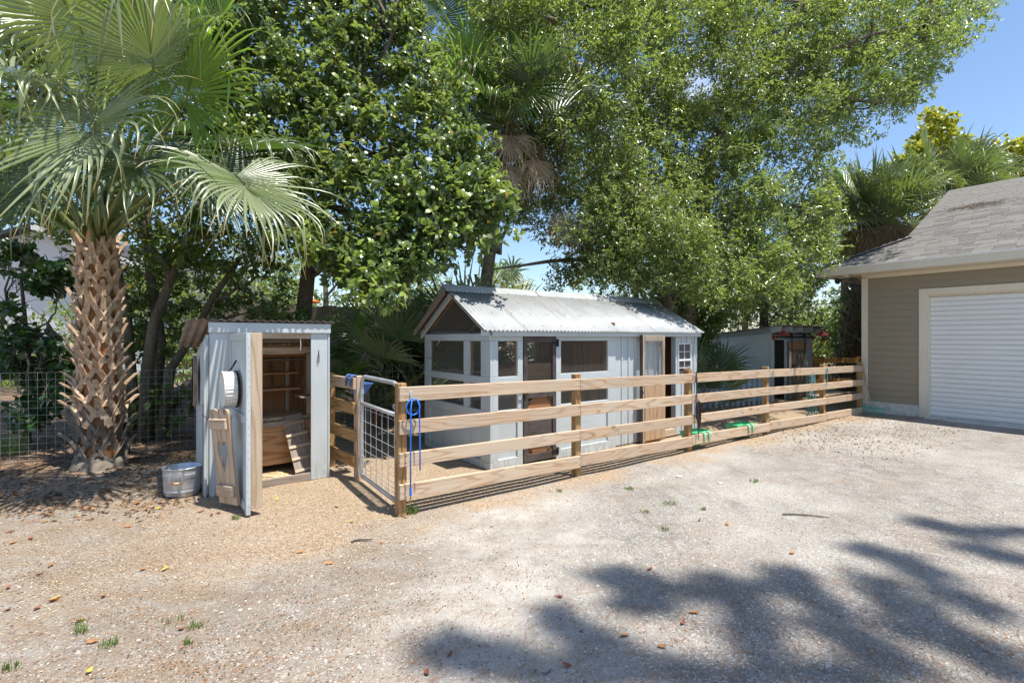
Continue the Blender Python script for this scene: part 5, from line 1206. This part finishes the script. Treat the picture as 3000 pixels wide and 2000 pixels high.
# foliage shadowing the coop roof end: the oak's front bough
poly = [(1650, 560), (1760, 520), (2000, 560), (2080, 700), (2050, 840), (1900, 840), (1780, 790), (1660, 700)]
tree('oak_tree', 'front bough of the big oak set forward to shade the coop roof end', 'tree', (3.8, 11.6, 0), [A(1970, 1190, 11.6), A(1960, 900, 11.4), A(1930, 700, 11.2)], [.13, .10, .07],
     [([A(1930, 700, 11.2), A(1860, 560, 10.5), A(1800, 400, 10)], .05, .015), ([A(1960, 900, 11.4), A(2060, 760, 11), A(2120, 600, 10.8)], .05, .015)],
     fill(poly, 150, 8.9, 10.8), .38, 34, 5, .075, .028, 'oak', 4, 'bark2', sub=80, seed=26)
# green mass right of it, above the low shed
poly = [(2080, 620), (2400, 560), (2470, 700), (2470, 790), (2380, 860), (2330, 900), (2060, 910)]
tree('laurel_bush_tree', 'dense mid green tree above the back shed roof', 'tree', (8.3, 16.4, 0), [A(2230, 1120, 16.4), A(2240, 900, 16.2), A(2260, 760, 16)], [.16, .13, .10], [([A(2240, 900, 16.2), A(2160, 760, 15.5), A(2120, 660, 15)], .07, .02), ([A(2260, 760, 16), A(2360, 680, 15.5)], .06, .02)], fill(poly, 200, 14.5, 17), .48, 26, 5, .10, .045, 'oak', 4, sub=50, seed=27)
# yellow-tipped climber among the roof palms
tree('filler_tree', 'mid green tree filling the gap between the oak and the roof palms', 'tree', (15.4, 23, 0), [A(2470, 1100, 23), A(2475, 800, 23), A(2480, 560, 23)], [.2, .15, .1], [([A(2475, 800, 23), A(2560, 560, 22.5)], .08, .03)], fill([(2400, 480), (2500, 450), (2620, 480), (2760, 520), (3050, 560), (3100, 700), (2700, 760), (2640, 940), (2400, 940)], 120, 21, 24), .55, 22, 5, .16, .08, 'oak', 4, sub=20, seed=33)
poly = [(2600, 460), (2680, 420), (2730, 330), (2790, 310), (2800, 400), (2900, 430), (3050, 400), (3100, 520), (2960, 560), (2830, 500), (2700, 520), (2600, 520)]
tree('yellow_tipped_tree', 'tree with yellow and orange young leaves above the garage ridge', 'tree', (17.5, 21.5, 0), [A(2740, 1120, 21.5), A(2750, 700, 21), A(2755, 480, 21)], [.14, .11, .07], [([A(2755, 480, 21), A(2760, 380, 21)], .05, .02), ([A(2750, 700, 21), A(2900, 520, 20.5), A(3000, 470, 20)], .06, .02)], fill(poly, 110, 19.5, 21.5), .36, 14, 5, .22, .13, 'yellowl', 6, sub=20, seed=28)
# pale twiggy shrub with orange blossom
poly = [(2110, 880), (2330, 860), (2410, 920), (2420, 990), (2380, 1010), (2360, 950), (2120, 950)]
tree('blossom_shrub', 'pale twiggy shrub with orange blossoms leaning over the back shed roof', 'shrub', (10.0, 17.0, 0), [A(2390, 1135, 17), A(2380, 1040, 16.8), A(2350, 960, 16.5)], [.05, .04, .03], [([A(2380, 1040, 16.8), A(2420, 980, 16), A(2500, 1010, 15.4)], .02, .006), ([A(2350, 960, 16.5), A(2440, 930, 15.8), A(2470, 1020, 15.3)], .02, .006), ([A(2350, 960, 16.5), A(2250, 900, 16.5), A(2150, 890, 16.6)], .025, .008), ([A(2380, 1040, 16.8), A(2460, 960, 15.6), A(2540, 1005, 15.2)], .016, .005), ([A(2380, 1040, 16.8), A(2430, 1050, 16), A(2450, 1045, 15.6)], .015, .005)], fill(poly, 60, 15.6, 17.2), .34, 14, 5, .07, .035, 'pale', 4, 'bark2', sub=60, seed=31)
bl = [tuple(at(random.uniform(2130, 2440), random.uniform(880, 1050), random.uniform(15.4, 16))) for _ in range(26)]
bP = np.array(bl).repeat(4, 0); put('blossom', leaf_mesh('blossom', bP, rng.normal(size=bP.shape), rng.normal(size=bP.shape), np.full(len(bP), .07), np.full(len(bP), .05), 'leafo', 4), None, label='small orange blossoms dotted over the pale shrub', cat='blossom', kind='stuff')
# far trees closing the horizon
def far_tree(lab, px, ptop, Z, w, n, mat='far', seed=1, pbot=1040):
    poly = [(px - w, pbot), (px - w * .9, ptop + (pbot - ptop) * .35), (px - w * .4, ptop + 15), (px, ptop), (px + w * .5, ptop + 25), (px + w, ptop + (pbot - ptop) * .3), (px + w, pbot)]
    random.seed(seed); cs = fill(poly, n, Z, Z + 3)
    tree('distant_tree', lab, 'tree', (at(px, 990, Z).x, Z + 1, 0), [A(px, 990 + 2520 / Z, Z + 1), A(px + 5, (ptop + pbot) / 2, Z + 1), A(px, ptop + 60, Z + 1)], [.2, .15, .08], [([A(px + 5, (ptop + pbot) / 2, Z + 1), A(px + w * .5, ptop + 80, Z + 1)], .08, .03)], cs, .75, 34, 4, .20, .10, mat, 4, sub=0, group='distant trees closing the horizon', seed=seed)
spec = [('leftmost distant tree, behind the white house', -60, 420, 34, 240, 80), ('distant tree behind the white gable, left', 260, 520, 33, 200, 80), ('distant tree beyond the dark stems', 520, 700, 30, 170, 70), ('sunny distant tree seen through the gap over the rusty roof', 720, 720, 30, 150, 60), ('distant tree behind the middle trunk', 950, 700, 28, 170, 80), ('distant tree left of the sky gap', 1230, 760, 27, 150, 70), ('low distant tree under the sky gap, over the coop ridge', 1440, 835, 40, 80, 30), ('low distant tree right of the sky gap', 1660, 855, 38, 70, 30), ('distant tree behind the big oak', 1860, 620, 28, 190, 90), ('distant tree above the back shed', 2180, 640, 27, 190, 90), ('distant tree beyond the golden fence', 2400, 900, 26, 170, 60), ('distant tree behind the roof palms', 2680, 700, 30, 260, 70)]
for i, (lab, px, pt, Z, w, n) in enumerate(spec): far_tree(lab, px, pt, Z, w, n, 'pale' if i in (3,) else 'far', 40 + i)
# dark hedge beneath, behind the coop and behind the golden fence
def hedge(lab, poly, Z0, Z1, n, seed, mat='dusk'):
    random.seed(seed); cs = fill(poly, n, Z0, Z1); P, D, N = whorls(cs, np.full((n, 1), .42), 26, 5, .06)
    m = len(P); c = cs.mean(0); c[2] = 0
    t = thing('hedge', lab, 'hedge', c, 0); put('foliage', leaf_mesh('foliage', P - c, D, N, np.full(m, .12), np.full(m, .06), mat, 4), t)
    B().tube([(0, 0, 0), (0, 0, .9)], [.05, .03], 6).obj('stem', 'bark', t)
far_shrubs = [('sunny shrub mass behind the dark stems, left of the palm trunk', [(-60, 900), (250, 880), (330, 1130), (-60, 1130)], 15, 60), ('sunny shrub mass between the dark stems and the blue shed roof', [(300, 820), (620, 780), (900, 820), (900, 1080), (300, 1110)], 14, 150)]
for lab, poly, Z, n in far_shrubs:
    random.seed(n); cs = fill(poly, n, Z, Z + 3)
    tree('shrub', lab, 'shrub', (cs[:, 0].mean(), Z + 1.5, 0), [(cs[:, 0].mean(), Z + 1.5, 0), (cs[:, 0].mean() + .1, Z + 1.5, 1.2)], [.06, .03], [], cs, .42, 18, 5, .13, .06, 'far', 4, sub=0, group='sunny shrubs behind the dark stems', seed=n)
hedge('dark undergrowth behind the coop and under the tall palm', [(1080, 920), (1300, 870), (1420, 860), (1420, 1120), (1080, 1120)], 11, 12.5, 110, 61)
hedge('dark undergrowth behind the long coop roof and back shed', [(1900, 850), (2120, 850), (2120, 1080), (1900, 1080)], 12.6, 14, 80, 62)
hedge('dark hedge behind the golden fence', [(2370, 960), (2640, 900), (2640, 1110), (2370, 1110)], 19.5, 21.5, 110, 63)
hedge('shrubs along the grey board fence', [(960, 960), (1240, 960), (1240, 1110), (960, 1110)], 10.6, 11.2, 60, 64)
# tree over the yard, right of and behind the camera: only its shade is in view
strips = [[(90, 790), (210, 800), (330, 815)], [(555, 670), (640, 740), (760, 800)], [(740, 500), (880, 515), (860, 610), (950, 600)], [(1060, 560), (1200, 540), (1300, 600), (1450, 500), (1500, 560), (1620, 640)], [(1300, 690), (1330, 770)], [(1750, 400), (1900, 450), (2050, 550), (2200, 640)], [(1760, 520), (1880, 610), (1980, 650)], [(2000, 310), (2150, 350), (2330, 330)], [(2150, 400), (2340, 440)], [(1600, 700), (1750, 760), (1880, 860)], [(1900, 700), (2100, 740), (2300, 860)], [(450, 860), (700, 880), (950, 860), (1200, 890), (1500, 880), (1750, 900)]]
tg = []
for st_ in strips:
    for (xa, ya), (xb, yb) in zip(st_[:-1], st_[1:]):
        for q in (0, .5): tg.append((1200 + .765 * (xa + (xb - xa) * q), 1300 + .765 * (ya + (yb - ya) * q), .20 if ya < 800 else .16))
    tg.append((1200 + .765 * st_[-1][0], 1300 + .765 * st_[-1][1], .16))
cs = []; rs_ = []
for px, py, r in tg:
    gpt = ground(px, py); h = random.uniform(17.0, 20.0); cs.append(tuple(gpt + Vector((SUN.x, SUN.y, 0)) / SUN.z * h + Vector((0, 0, h)))); rs_.append(r)
for _ in range(16):
    cs.append((random.uniform(8, 13), random.uniform(-7, -1), random.uniform(15, 20))); rs_.append(.6)
cs = np.array(cs)
yt = thing('yard_tree', 'tall pine-like tree overhead whose shade dapples the gravel at lower right', 'tree', (9.5, -4.5, 0))
B().tube([(0, 0, -.2), (.05, .1, 6), (-.1, .3, 12), (-.3, .8, 18)], [.34, .28, .2, .08], 12).obj('trunk', 'bark', yt, smooth=True)
for i in range(0, len(cs), 3):
    e = Vector(cs[i]) - yt.location; s = Vector((-.1, .3, min(17.5, e.z - 1.5))); B().tube(branch_pts(s, e, 5, .08, .1), [.05, .045, .04, .03, .02, .01], 5).obj('limb', 'bark', yt)
P, D, N = whorls(cs, np.array(rs_)[:, None] * .9, 22, 6, .08, .7)
put('crown', leaf_mesh('crown', P - np.array(yt.location), D, N, np.full(len(P), .13), np.full(len(P), .04), 'oak', 4), yt)
# ================================================================== BACKGROUND BUILDINGS AND YARD
hw = thing('white_house', 'white stucco house with grey roof seen through the trees at left', 'house', (-14.5, 22, 0), .0)
xr = at(640, 0, 22).x + 14.5; xl = -16; zr_ = 1.75 + 129 * 22 / 1440; k = (7.36 - zr_) / (at(640, 0, 22).x - at(0, 0, 22).x)
xpk = -6.5; zpk = zr_ + k * (xr - xpk)
B().add([(xl, 0, 0), (xr - .4, 0, 0), (xr - .4, 0, zr_ + .2), (xpk, 0, zpk), (xl, 0, zr_ + .5), (xl, 9, 0), (xr - .4, 9, 0), (xr - .4, 9, zr_ + .2), (xpk, 9, zpk), (xl, 9, zr_ + .5)], [(0, 1, 2, 3, 4), (9, 8, 7, 6, 5), (0, 5, 6, 1), (1, 6, 7, 2), (0, 4, 9, 5)]).obj('wall', 'stucco', hw)
B().prism([(xpk, zpk), (xr + .3, zr_ - .1), (xr + .3, zr_ + .06), (xpk, zpk + .17), (xl - .3, zr_ + .4), (xl - .3, zr_ + .2)], -.5, 9.3, 'xz').obj('roof', 'shingle2', hw)
B().prism([(xpk, zpk - .16), (xr + .3, zr_ - .28), (xr + .3, zr_ - .03), (xpk, zpk + .10)], -.56, -.50, 'xz').obj('barge_board', 'whitet', hw)
wx = at(0, 0, 22).x + 14.5
wn_ = B().box(wx - 1.6, wx + .05, -.06, -.0, .3, 2.9).obj('window', 'glass', hw); bx('frame', 'cream', wn_, wx - .03, wx + .07, -.1, -.061, .2, 3.0); bx('frame', 'cream', wn_, wx - 1.6, wx - .031, -.1, -.061, 2.88, 3.0)
wx = at(365, 0, 22).x + 14.5
w2 = B().box(wx - .5, wx + .5, -.05, -.0, 1.2, 1.9).obj('window', 'glass', hw); bx('frame', 'cream', w2, wx - .56, wx + .56, -.09, -.051, 1.1, 1.18); bx('frame', 'cream', w2, wx - .06, wx, -.09, -.051, 1.181, 1.9)
bx('foundation', 'concrete', hw, xl, xr - .35, -.06, -.001, -.1, .22)
# pipe rail pen before the white wall
pp = thing('pipe_gate', 'rusty pipe gate standing before the white house wall', 'gate', tuple(ground(490, 1160)), .1)
for z in (.25, .62, .95, 1.3, 1.52): B().tube([(-.1, 0, z), (1.45, 0, z)], .022, 6).obj('rail', 'stemdry', pp)
for x in (0.0, .55, 1.35, 1.45): B().tube([(x, .0, 0), (x, .0, 1.9)], .03, 6).obj('post', 'stemdry', pp)
# mulch heap
random.seed(5); V = []; n = 30; HX, HY = -7.4, 12.6
for j in range(n + 1):
    for i in range(n + 1):
        x = (i / n - .5) * 5.2; y = (j / n - .5) * 4; r = math.hypot(x / 2.3, y / 1.8); h = max(0, 1.05 * (1 - r)) * (1 + .25 * mnoise.noise(Vector((x * 2, y * 2, 1)))) - .03
        V.append((x, y, h))
put('mulch_heap', np_mesh('mulch_heap', V, [np.array([(j*(n+1)+i, j*(n+1)+i+1, (j+1)*(n+1)+i+1, (j+1)*(n+1)+i) for j in range(n) for i in range(n)])], 'mulch', smooth=True), None, loc=(HX, HY, 0), label='dark mulch heap behind the wire fence by the blue shed', cat='mulch heap', kind='stuff')
# grey board privacy fence
gf = thing('privacy_fence', 'tall weathered grey board fence behind the palmettos', 'fence', (-7.4, 11.9, 0), -.02)
for i in range(44): bx('plank', 'grey_z', gf, i * .152, i * .152 + .146, -.01, .01, .05, 2.52 + random.uniform(-.02, .02))
for z in (.5, 2.1): bx('rail', 'grey_x', gf, 0, 6.7, .012, .05, z, z + .09)
og = thing('play_canopy', 'orange canopy with a white dome showing above the grey fence', 'canopy', (-5.45, 13.2, 0))
B().lathe([(.02, .10), (.16, .06), (.30, .0), (.29, -.02)], 18, Matrix.Translation((0, 0, 2.72))).obj('canopy', 'orange', og, smooth=True); B().lathe([(.13, 0), (.12, .07), (.07, .125), (0, .14)], 16, Matrix.Translation((0, 0, 2.80))).obj('dome', 'white', og, smooth=True)
B().tube([(0, 0, 0), (0, 0, 2.75)], .03, 8).obj('pole', 'galv', og)
cb = thing('cinder_block', 'grey block standing at the foot of the pipe gate', 'block', tuple(ground(565, 1145)), .2)
B().box(-.25, .25, -.15, .15, 0, .38).box(-.2, .2, -.12, .12, .381, .42).obj('block', 'concrete', cb)

# ================================================================== LITTER, CHIPS, PEBBLES, GRASS
random.seed(77)
def view_scatter(n, y0=1240, y1=2040, x0=-100, x1=3100, zone=None):
    """points spread evenly over the ground the photograph shows, out to about ten metres"""
    out = []
    while sum(len(o) for o in out) < n:
        Zn = 2.25; Zf = 11
        q = rng.random(n); Y = 1 / (1 / Zn + (1 / Zf - 1 / Zn) * q); X = (rng.random(n) * 2.3 - 1.15) * Y
        P = np.stack([X, Y], 1)
        if zone is not None: P = P[zone(P)]
        out.append(P)
    return np.concatenate(out)[:n]
def uvn(P): dx = P[:, 0] - O_COOP.x; dy = P[:, 1] - O_COOP.y; return dx * UU.x + dy * UU.y, dx * VV.x + dy * VV.y
def chipzone(P):
    u, v = uvn(P); w = .35 * np.sin(u * 2.1) + .2 * np.sin(u * 5.3 + 1) ; 
    pr = 1 / (1 + np.exp(-(v + 1.15 + w * .6) * 4.0)); pr = pr * np.clip((u + 5.6) / 2.6, .12, 1); pr = np.maximum(pr, .04)
    return rng.random(len(P)) < pr
def peb(P):
    u, v = uvn(P); return rng.random(len(P)) < 1 / (1 + np.exp((v + 1.3) * 4.0)) + .02
def zg(P): return np.array([hgt(x, y) for x, y in P])
def flakes(name, P, L0, L1, mat, lab, cat, lift=.004, tilt=.35, asp=.45):
    n = len(P); a = rng.random(n) * 6.28; D = np.stack([np.cos(a), np.sin(a), rng.normal(size=n) * tilt * .6], 1); N = np.stack([rng.normal(size=n) * tilt, rng.normal(size=n) * tilt, np.ones(n)], 1)
    L = L0 + (L1 - L0) * rng.random(n) ** 2; Q = np.stack([P[:, 0], P[:, 1], zg(P) + lift + rng.random(n) * .004], 1)
    return put(name, leaf_mesh(name, Q, D, N, L, L * asp * (.6 + .8 * rng.random(n)), mat, 4, .12), None, label=lab, cat=cat, kind='stuff')
flakes('wood_chips', view_scatter(60000, zone=chipzone), .006, .021, 'chips', 'tan wood chips strewn around the sheds and along the fence', 'wood chips')
flakes('leaf_litter', view_scatter(20000, zone=lambda P: rng.random(len(P)) < np.clip(.18 + .5 * chipzone(P) + .45 * (P[:, 0] < -.5 + np.sin(P[:, 1] * 2)), 0, 1) * (.35 + .65 * (np.sin(P[:, 0] * 3.1 + np.sin(P[:, 1] * 2.3) * 2) * np.sin(P[:, 1] * 3.7 + P[:, 0]) > -.1))), .005, .022, 'litterl', 'brown crumbs of dead leaf scattered over the yard', 'leaf litter', tilt=.6)
Lz = view_scatter(6000, zone=lambda P: (P[:, 0] < -3.4) & (P[:, 1] > 4.6 + .5 * rng.random(len(P))))
flakes('leaf_mould', Lz, .03, .09, 'litterl', 'dead leaves lying thick under the palm and dark trees', 'dead leaves', tilt=.7)
Rz = view_scatter(5000, zone=lambda P: (uvn(P)[0] > 4.0 + rng.random(len(P)) * 2) & (uvn(P)[1] < -.6) & (uvn(P)[1] > -3.2 + .9 * rng.random(len(P))))
flakes('leaf_drift', Rz, .012, .05, 'litterl', 'orange brown leaf drift on the ground before the garage door', 'dead leaves', tilt=.6)
def pebbles(P, s0, s1, name, lab):
    n = len(P); s = s0 + (s1 - s0) * rng.random(n) ** 4; z = zg(P)
    base = np.array([(1, 0, 0), (.3, .95, 0), (-.8, .6, 0), (-.85, -.55, 0), (.35, -.9, 0), (.1, .05, .62)])
    k = len(base); a = rng.random(n) * 6.28; ca, sa = np.cos(a)[:, None], np.sin(a)[:, None]; bj = base[None] * (1 + .25 * rng.normal(size=(n, k, 1)))
    bj = bj * np.stack([np.ones(n), .6 + .4 * rng.random(n), .5 + .6 * rng.random(n)], 1)[:, None]
    x = bj[..., 0] * ca - bj[..., 1] * sa; y = bj[..., 0] * sa + bj[..., 1] * ca
    V = np.stack([x * s[:, None] + P[:, :1], y * s[:, None] + P[:, 1:], bj[..., 2] * s[:, None] + z[:, None] - .0005], 2).reshape(-1, 3)
    off = (np.arange(n) * k)[:, None, None]; pat = np.array([[0, 1, 5], [1, 2, 5], [2, 3, 5], [3, 4, 5], [4, 0, 5]])
    put(name, np_mesh(name, V, [(off + pat[None]).reshape(-1, 3)], 'pebble', rng.random((n, 3)).repeat(k, 0)), None, label=lab, cat='gravel', kind='stuff')
pebbles(view_scatter(52000, zone=peb), .002, .0085, 'gravel', 'fine pale and grey gravel covering the yard')
pebbles(view_scatter(1500, zone=peb), .008, .019, 'stones', 'scattered larger stones among the gravel')
# needles and straws
P = view_scatter(9000); n = len(P); b = B(); z = zg(P)
for (x, y), zz in zip(P, z):
    a = random.uniform(0, 6.28); L = random.uniform(.02, .09); b.add([(x, y, zz + .004), (x + L * math.cos(a), y + L * math.sin(a), zz + .009), (x + L * math.cos(a) + .0018, y + L * math.sin(a) - .0012, zz + .009), (x + .0018, y - .0012, zz + .004)], [(0, 1, 2, 3)])
b.obj('pine_needles', 'leafo', None, label='thin dry pine needles scattered over the gravel', cat='pine needles', kind='stuff')
# grass tufts
def tuft(px, py, r, n, h, grp):
    g0 = ground(px, py); a = rng.random(n) * 6.28; rr = r * np.sqrt(rng.random(n)); P = np.stack([rr * np.cos(a), rr * .8 * np.sin(a), np.zeros(n)], 1)
    D = nrm(np.stack([rng.normal(size=n) * .5, rng.normal(size=n) * .5, np.ones(n)], 1)); N = nrm(np.stack([D[:, 0], D[:, 1] - .3, -.1 * np.ones(n)], 1))
    put('grass_tuft', leaf_mesh('grass_tuft', P, D, N, h * (.5 + .6 * rng.random(n)), np.full(n, .006), 'grass', 6, .35), None, loc=(g0.x, g0.y, hgt(g0.x, g0.y)), label=grp[0], cat='grass tuft', kind='stuff', group=grp[1])
G1 = ('small green grass tuft growing in the bare gravelly yard', 'small grass tufts in the yard')
tuft(1205, 1502, .07, 90, .10, ('bright grass tuft at the foot of the gate post', None)); tuft(320, 1890, .05, 46, .05, G1); tuft(500, 1822, .08, 34, .032, G1); tuft(235, 1825, .03, 22, .04, G1); tuft(240, 1850, .03, 30, .06, G1); tuft(690, 1520, .035, 40, .05, G1); tuft(550, 1885, .03, 30, .045, G1); tuft(30, 1960, .04, 40, .05, G1); tuft(1055, 1452, .03, 26, .04, G1); tuft(1840, 1434, .06, 50, .04, G1); tuft(1960, 1478, .08, 60, .04, G1); tuft(1890, 1500, .05, 40, .04, G1); tuft(2060, 1492, .03, 30, .04, G1); tuft(2210, 1412, .05, 40, .05, G1); tuft(1950, 1550, .04, 36, .04, G1); tuft(570, 1838, .05, 40, .04, G1); tuft(1640, 1440, .04, 30, .04, G1)
tuft(5, 1335, .28, 260, .34, ('clump of long dark grass at the left edge by the wire fence', None))
for px, py in ((40, 1110), (20, 1100), (150, 1108)): pass
n = 5000; X = rng.uniform(-26, -13, n); Y = rng.uniform(18, 21.6, n); D = nrm(np.stack([rng.normal(size=n) * .4, rng.normal(size=n) * .4, np.ones(n)], 1))
put('lawn', leaf_mesh('lawn', np.stack([X, Y, np.zeros(n)], 1), D, nrm(rng.normal(size=(n, 3)) + np.array([0, -1, 0])), np.full(n, .22), np.full(n, .05), 'grass', 4), None, label='strip of bright lawn at the foot of the white house', cat='lawn', kind='stuff')
# fallen leaves one can tell apart
def leaf_obj(mat, L, W, curl):
    vs = []; n = 6
    for i in range(n + 1):
        t = i / n; w = W * math.sin(math.pi * min(1, t * .96 + .02)) ** .8; x = (t - .5) * L; z = curl * L * (2 * t - 1) ** 2 * .5 + .006
        vs += [(x, -w / 2, z + w * .35), (x, 0, z), (x, w / 2, z + w * .30)]
    return B().add(vs, [(3*i+j, 3*i+j+1, 3*i+j+4, 3*i+j+3) for i in range(n) for j in (0, 1)]).mesh('fallen_leaf', mat, True)
lm = {m: [leaf_obj(m, *random.choice([(.065, .028, .3), (.05, .026, .5), (.075, .024, .2), (.042, .024, .7)])) for _ in range(4)] for m in ('leafy', 'leafo', 'leafr')}
LB = {'leafy': ('yellow fallen leaf lying curled on the bare ground', 'yellow fallen leaves'), 'leafo': ('orange brown fallen leaf lying curled on the bare ground', 'orange brown fallen leaves'), 'leafr': ('dark reddish brown fallen leaf lying on the bare ground', 'reddish brown fallen leaves')}
pl = [(165, 1755, 'leafy'), (260, 1970, 'leafy'), (965, 1652, 'leafo'), (485, 1670, 'leafy'), (420, 1670, 'leafo'), (132, 1530, 'leafy'), (38, 1592, 'leafo'), (812, 1462, 'leafy'), (465, 1490, 'leafy'), (300, 1430, 'leafy'), (330, 1448, 'leafy'), (235, 1817, 'leafo'), (302, 1750, 'leafr'), (272, 1880, 'leafo'), (530, 1845, 'leafr'), (25, 1790, 'leafr'), (22, 1727, 'leafr'), (108, 1785, 'leafr'), (150, 1660, 'leafo'), (115, 1687, 'leafr'), (155, 1762, 'leafr'), (880, 1620, 'leafo'), (1118, 1590, 'leafo'), (1320, 1920, 'leafr'), (1250, 1975, 'leafr'), (1660, 1955, 'leafr'), (1830, 1868, 'leafo'), (2000, 1830, 'leafr'), (2035, 1800, 'leafo'), (1940, 1900, 'leafo'), (1030, 1530, 'leafy'), (375, 1545, 'leafo'), (640, 1505, 'leafr'), (985, 1485, 'leafo'), (2050, 1523, 'leafr'), (2130, 1535, 'leafo'), (1640, 1750, 'leafr'), (1905, 1668, 'leafr'), (2320, 1622, 'leafo'), (620, 1510, 'leafr'), (590, 1500, 'leafr'), (260, 1490, 'leafr'), (90, 1580, 'leafr'), (30, 1560, 'leafr')]
OWN = {(165, 1755, 'leafy'): 'long curled yellow leaf lying in the bare sand at left', (260, 1970, 'leafy'): 'yellow leaf nearest the camera, low at the left', (965, 1652, 'leafo'): 'large orange leaf lying alone well before the gate post', (485, 1670, 'leafy'): 'pale yellow leaf beside an orange leaf before the blue shed', (420, 1670, 'leafo'): 'orange leaf beside a pale yellow leaf before the blue shed', (132, 1530, 'leafy'): 'yellow leaf at the tip of the palm shadow', (38, 1592, 'leafo'): 'orange brown leaf farthest left below the palm shadow', (812, 1462, 'leafy'): 'yellow leaf on the wood chips right of the open shed door', (465, 1490, 'leafy'): 'yellow leaf in front of the wash tub', (300, 1430, 'leafy'): 'left of two yellow leaves in the shade left of the wash tub', (330, 1448, 'leafy'): 'right of two yellow leaves in the shade left of the wash tub', (235, 1817, 'leafo'): 'orange leaf caught by a grass tuft at lower left', (1030, 1530, 'leafy'): 'yellow green leaf on the ground below the metal gate', (985, 1485, 'leafo'): 'orange leaf between the shed doorway and the metal gate', (880, 1620, 'leafo'): 'small orange leaf left of the large lone orange leaf', (1118, 1590, 'leafo'): 'orange leaf close by the curved dark twig', (1250, 1975, 'leafr'): 'dark red leaf at the bottom edge in the leftmost tree shadow'}
for px, py, m in pl:
    q = ground(px, py); put('fallen_leaf', random.choice(lm[m]), None, (q.x, q.y, hgt(q.x, q.y)), (random.uniform(-.3, .3), random.uniform(-.2, .2), random.uniform(0, 6.28)), label=OWN.get((px, py, m), LB[m][0]), cat='fallen leaf', group=LB[m][1])
for px, py, L, a, lab in ((2360, 1512, .42, -.15, 'long dark stick lying on the gravel at right'), (1065, 1585, .2, .45, 'curved dark twig lying in the wood chips before the gate')):
    q = ground(px, py); pts = [Vector(((t - .5) * L * math.cos(a) - .02 * math.sin(7 * t), (t - .5) * L * math.sin(a) + .02 * math.sin(5 * t), .012)) for t in np.linspace(0, 1, 8)]
    B().tube(pts, [.008, .009, .008, .008, .007, .006, .005, .003], 6).obj('stick', 'bark', None, label=lab, cat='stick', loc=q)
for px, py, s, lab in ((1990, 1397, .035, 'white stone lying on the gravel before the second fence post'), (2110, 1416, .03, 'small white stone lying farther right in the gravel')):
    q = ground(px, py); B().lathe([(0, -.3), (.7, -.1), (1, .15), (.75, .5), (0, .7)], 9, Matrix.Scale(s, 4), 1.3, .9).obj('stone', 'concrete', None, label=lab, cat='stone', loc=q, smooth=True)
